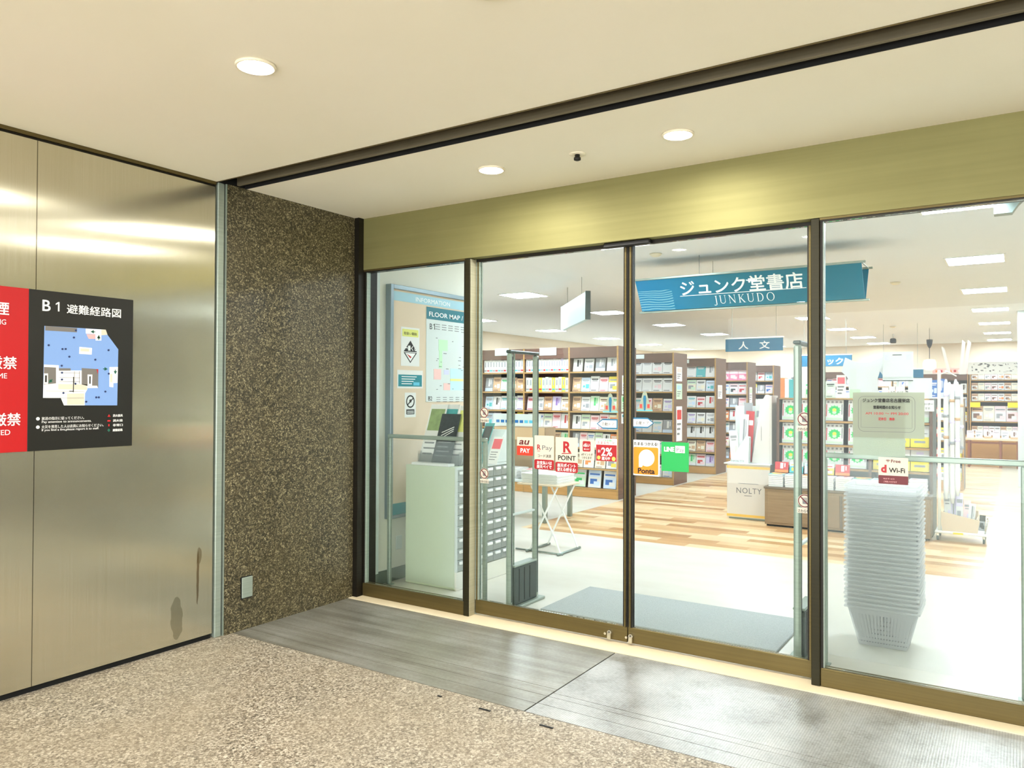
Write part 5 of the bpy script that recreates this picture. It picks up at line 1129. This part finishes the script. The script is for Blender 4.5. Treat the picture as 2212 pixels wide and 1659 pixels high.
# ------------------------------------------------------------------ low shelf end and far bookcases on the right
c = bookcase('low grey-brown bookcase in the middle distance behind the rolled posters', [-1.70, -1.2, -.70], 9.95, .5, [.14, .45, .78, 1.1], 1.45, side='grey_brown', header=False)
rng.seed(31)
for b, (a, d) in enumerate(((-1.67, -1.23), (-1.19, -.73))):
    for k, z in enumerate((1.1, .78, .45, .14)): faces(a, d, 9.95, z, .2, 3, '%s, %s half, low middle-distance bookcase' % (phrase_for(k, 4), ['left', 'right'][b]), [('red', 'white', 'black', 1), ('white', 'grey', 'yellow', 2), ('yellow', 'black', 'white', 2)])
for k in range(5):
    o = bpy.data.objects.new('book', cover(('blue', 'white', 'pale blue', k % 3))); COL.objects.link(o); o.location = (-1.42+.10*k, 10.02, 1.4505+.024); o.rotation_euler = (-R(8), 0, 0); o.scale = (.8, 1, 1.6-.1*(k % 2)); tag(o, 'blue book standing on the low middle-distance bookcase, %s from left' % ORD[k], 'book', 'blue books on the low middle-distance bookcase')
o = MB().bbox(-1.48, -.94, 9.98, 10.2, 1.4505, 1.4695, 'white', .003).build('display_riser'); tag(centre_origin(o), 'flat white riser under the blue books', 'riser')
YF = 15.8
cF = bookcase('far walnut bookcase with a white illustrated header at the right', [-.87, .06], YF, .5, [.62, .93, 1.38, 1.62, 1.85], 2.05, header=False)
t = thing('header_sign', 'white illustrated header board on top of the far right bookcase', 'sign', (-.42, YF-.01, 2.05)); P = Plane((-.90, YF-.012, 1.97), XU, ZU); mb = MB(); P.rect(mb, 0, .98, 0, .27, 'paper', 0, .006); mb.build('board', t); mb = MB(); rng.seed(5)
for k in range(46):
    a, b = .06+.86*rng.random(), .03+.2*rng.random(); P.rect(mb, a, a+.012+.04*rng.random(), b, b+.006+.02*rng.random(), 'grey_text' if k % 3 else 'print_black', .006, .0075)
mb.build('print', t)
for k, (z, h, n) in enumerate(((1.85, .16, 7), (1.62, .16, 7), (1.38, .16, 7), (.93, .34, 4), (.62, .2, 8))):
    faces(-.84, .03, YF, z, h, n, '%s of the far right bookcase' % phrase_for(k, 5), [('white', 'brown', 'tan', 2), ('cream', 'grey', 'white', 0), ('white', 'grey', 'pale pink', 2), ('pale pink', 'brown', 'white', 2), ('white', 'black', 'orange', 0)], gap=.006)
for k, (x, z) in enumerate(((-.86, 1.24), (-.16, 1.24))):
    o = MB().bbox(x, x+.19, YF-.03, YF-.001, z, z+.11, 'yellow', .002).build('price_card'); tag(centre_origin(o), 'yellow price card on the far right bookcase, '+['left', 'right'][k]+' one', 'card')
o = bookcase('far walnut bookcase with an orange header, left of the illustrated one', [-1.97, -1.42, -.895], YF+.02, .5, [.62, .93, 1.25, 1.55], 2.0, header=True)
t = thing('header_sign', 'long pink and orange header strip on the far bookcase under the lantern', 'sign', (-1.42, YF, 1.99)); P = Plane((-1.94, YF+.012, 1.985), XU, ZU); mb = MB(); P.rect(mb, 0, 1.05, 0, .14, 'paper', 0, .006); P.rect(mb, .34, 1.03, .01, .13, 'lt_pink', .006, .0075)
for k in range(7): P.rect(mb, .4+.09*k, .45+.09*k, .04, .09, ['cv_orange', 'cv_red', 'white'][k % 3], .0075, .009)
mb.build('board', t); rng.seed(12)
for b, (a, d) in enumerate(((-1.94, -1.45), (-1.41, -.93))):
    for k, z in enumerate((1.55, 1.25, .93)): faces(a, d, YF+.02, z, .22, 4, '%s, %s bay, far bookcase with orange header' % (phrase_for(k, 4), ['left', 'right'][b]))
c = bookcase('far bookcase at the right, cut off by the white column', [.075, .75], YF, .5, [.62, .93, 1.25, 1.55, 1.8], 2.1)
for k, z in enumerate((1.8, 1.55, 1.25, .93)): faces(.1, .7, YF, z, .2, 4, '%s, bookcase by the white column' % phrase_for(k, 5), [('black', 'white', 'grey', 1), ('white', 'black', 'grey', 2)])
t = thing('wooden_table', 'long reddish wooden table with slatted frame in front of the far right bookcase', 'table', (-.4, 14.9, 0))
MB().bbox(-1.25, .55, 14.6, 15.2, .57, .605, 'corkish', .005).build('tabletop', t)
woodmat('red_wood', '#7c4a36', '#935a43')
for x in (-1.22, -.86, -.30, .0, .47):
    for y in (14.63, 15.12): MB().bbox(x, x+.045, y, y+.045, 0, .57, 'red_wood', .003).build('leg', t)
for z in (.06, .50): MB().bbox(-1.175, .47, 14.64, 14.66, z, z+.04, 'red_wood', .002).build('stretcher', t)
rng.seed(77)
faces(-1.2, .5, 14.62, .6055, .16, 11, 'on the long wooden table at the back right', [('white', 'grey', 'white', 2), ('white', 'brown', 'tan', 1), ('pale pink', 'grey', 'white', 0)])

# far left background cases so the room does not look empty behind the row
c = bookcase('far walnut bookcase against the back wall behind the person', [-4.2, -3.4, -2.6, -2.1], 17.2, .5, [.14, .45, .78, 1.1, 1.42, 1.72], 2.1)
rng.seed(41)
for b, (a, d) in enumerate(((-4.17, -3.43), (-3.39, -2.63), (-2.59, -2.13))):
    for k, z in enumerate((1.72, 1.42, 1.1)): faces(a, d, 17.2, z, .22, 5, '%s, %s bay, back wall bookcase' % (phrase_for(k, 6), ORD[b]))

# ------------------------------------------------------------------ person browsing, seen from behind past the gate
def person():
    root = thing('person', 'dark-haired person in a white shirt browsing behind the low bookcase, seen from behind', 'person', (-2.60, 7.0, 0))
    J = [((0, 0, .95), .125, None), ((0, 0, 1.10), .115, 0), ((0, .005, 1.28), .130, 1), ((0, .0, 1.40), .115, 2), ((0, .0, 1.46), .055, 3), ((0, .01, 1.52), .050, 4)]
    for s in (-1, 1):
        b = len(J); J += [((s*.17, 0, 1.40), .058, 3), ((s*.21, .02, 1.14), .042, b), ((s*.17, .22, 1.06), .033, b+1), ((s*.15, .30, 1.07), .028, b+2)]
    for s in (-1, 1):
        b = len(J); J += [((s*.095, 0, .88), .088, 0), ((s*.10, .015, .50), .058, b), ((s*.10, 0, .10), .040, b+1), ((s*.11, .03, .045), .04, b+2), ((s*.12, .15, .03), .03, b+3)]
    def skin(js, name, m, keep=None):
        me = bpy.data.meshes.new(name); me.from_pydata([j[0] for j in js], [(i, j[2]) for i, j in enumerate(js) if j[2] is not None], []); o = bpy.data.objects.new(name, me); COL.objects.link(o)
        md = o.modifiers.new('skin', 'SKIN'); md.use_smooth_shade = True
        if not me.skin_vertices: me.attributes.new('s', 'FLOAT', 'POINT') if 0 else None
        sv = me.skin_vertices[0].data if me.skin_vertices else None
        if sv:
            for i, j in enumerate(js): sv[i].radius = (j[1], j[1]*(.75 if i in (1, 2, 3) else 1)); sv[i].use_root = i == 0
        o.modifiers.new('sub', 'SUBSURF').levels = 2; o.modifiers['sub'].render_levels = 2
        dg = bpy.context.evaluated_depsgraph_get(); m2 = bpy.data.meshes.new_from_object(o.evaluated_get(dg)); bpy.data.objects.remove(o)
        vs = [v.co.copy() for v in m2.vertices]; fs = [tuple(p.vertices) for p in m2.polygons]; return vs, fs
    ob = bpy.data.objects.new('tmp', bpy.data.meshes.new('tmp')); bpy.data.objects.remove(ob)
    vs, fs = skin(J, 'body', 'skin')
    off = Vector((-2.60, 7.0, 0))
    # head: shaped ellipsoid with nose, facing +y, joined into the body mesh
    def head():
        hv = []; hf = []; n, mrow = 20, 14
        for i in range(mrow+1):
            a = pi*i/mrow
            for k in range(n):
                t = 2*pi*k/n; x = .076*sin(a)*cos(t); y = .094*sin(a)*sin(t); z = .115*cos(a)
                if z < -.04: x *= .82; y *= .88
                if y > .06 and -.035 < z < .012 and abs(x) < .02: y += .022
                if y > .05 and .01 < z < .035 and .018 < abs(x) < .045: y -= .008
                if y > .05 and -.065 < z < -.05 and abs(x) < .03: y += .005
                if abs(y) < .02 and abs(z) < .03 and abs(x) > .06: x *= 1.12
                hv.append(Vector((x, y+.012, z+1.625)))
        for i in range(mrow):
            for k in range(n): hf.append((i*n+k, (i+1)*n+k, (i+1)*n+(k+1) % n, i*n+(k+1) % n))
        return hv, hf
    hv, hf = head(); mb = MB(); mb.add([v+off for v in vs], fs, 'skin'); mb.add([v+off for v in hv], hf, 'skin'); mb.build('body', root, True)
    # clothing shells
    def shell(sel, grow, m, name):
        keep = [f for f in fs if all(sel(vs[i]) for i in f)]; used = sorted({i for f in keep for i in f}); mp = {i: k for k, i in enumerate(used)}
        me = bpy.data.meshes.new('t'); me.from_pydata(vs, [], fs); me.update(); nv = [v.normal.copy() for v in me.vertices]; bpy.data.meshes.remove(me)
        MB().add([vs[i]+nv[i]*grow+off for i in used], [tuple(mp[i] for i in f) for f in keep], m).build(name, root, True)
    shell(lambda v: .90 < v.z < 1.50 and v.y < .16, .014, 'shirt_white', 'shirt'); shell(lambda v: .07 < v.z < .97 and not (abs(v.x) > .145 and v.z > .9), .012, 'trousers', 'trousers')
    shell(lambda v: v.z < .10, .010, 'black', 'shoes')
    mb = MB(); hv2 = [Vector(((v.x)*1.13, (v.y-.012)*1.12+.008, (v.z-1.625)*1.08+1.632)) for v in hv]; keep = [f for f in hf if all(hv2[i].y < .05 and hv2[i].z > 1.555 or hv2[i].z > 1.675 for i in f)]
    mb.add([v+off for v in hv2], keep, 'hair'); mb.build('hair', root, True)
person()

# ------------------------------------------------------------------ keep the 300 books that show largest; the rest become one object
def merge_small_books(limit=299):
    bpy.context.view_layer.update(); dg = bpy.context.evaluated_depsgraph_get(); cam = SC.camera.matrix_world.translation; inv = SC.camera.matrix_world.inverted()
    clear = {'pane', 'infill_panel', 'tray'}
    def seen(p, o):
        q = inv @ p
        if q.z >= 0 or abs(q.x/-q.z) > 1106/1671.65 or abs(q.y/-q.z) > 829.5/1671.65: return 0
        a = cam.copy(); d = (p-a).normalized()
        for _ in range(8):
            hit, loc, n, i, ob, mw = SC.ray_cast(dg, a, d)
            if not hit: return 0
            if ob.name == o.name: return 1
            if ob.name.split('.')[0] in clear: a = loc+d*.002; continue
            return 0
        return 0
    rank = []
    for o in [o for o in bpy.data.objects if o.type == 'MESH' and o.name.split('.')[0] == 'book' and not o.parent]:
        bb = [Vector(c) for c in o.bound_box]; lo = Vector([min(c[i] for c in bb) for i in range(3)]); hi = Vector([max(c[i] for c in bb) for i in range(3)])
        n = 0
        for fx in (.1, .5, .9):
            for fz in (.1, .5, .9):
                n += seen(o.matrix_world @ Vector((lo.x+(hi.x-lo.x)*fx, lo.y, lo.z+(hi.z-lo.z)*fz)), o)
        sz = (hi.x-lo.x)*o.scale.x*(hi.z-lo.z)*o.scale.z; rank.append((n/9*sz/(o.location-cam).length**2, o))
    rank.sort(key=lambda r: -r[0]); rest = [o for v, o in rank[limit:]]
    print('books', len(rank), 'visible', sum(r[0] > 0 for r in rank))
    if not rest: return
    mb = MB()
    for o in rest:
        for i, m in enumerate(o.data.materials):
            mb.mi(m)
        k = len(mb.v); mb.v += [tuple(o.matrix_world @ v.co) for v in o.data.vertices]
        for p in o.data.polygons: mb.f.append(tuple(k+j for j in p.vertices)); mb.m.append(mb.mats.index(o.data.materials[p.material_index]))
        bpy.data.objects.remove(o)
    r = mb.build('book_rows'); r['kind'] = 'stuff'; tag(r, 'remaining small books on the farther and half-hidden shelves', 'books')
merge_small_books()

for o in bpy.data.objects:
    if 'label' in o and len(o['label'].split()) > 16: o['label'] = ' '.join(o['label'].split()[:16])
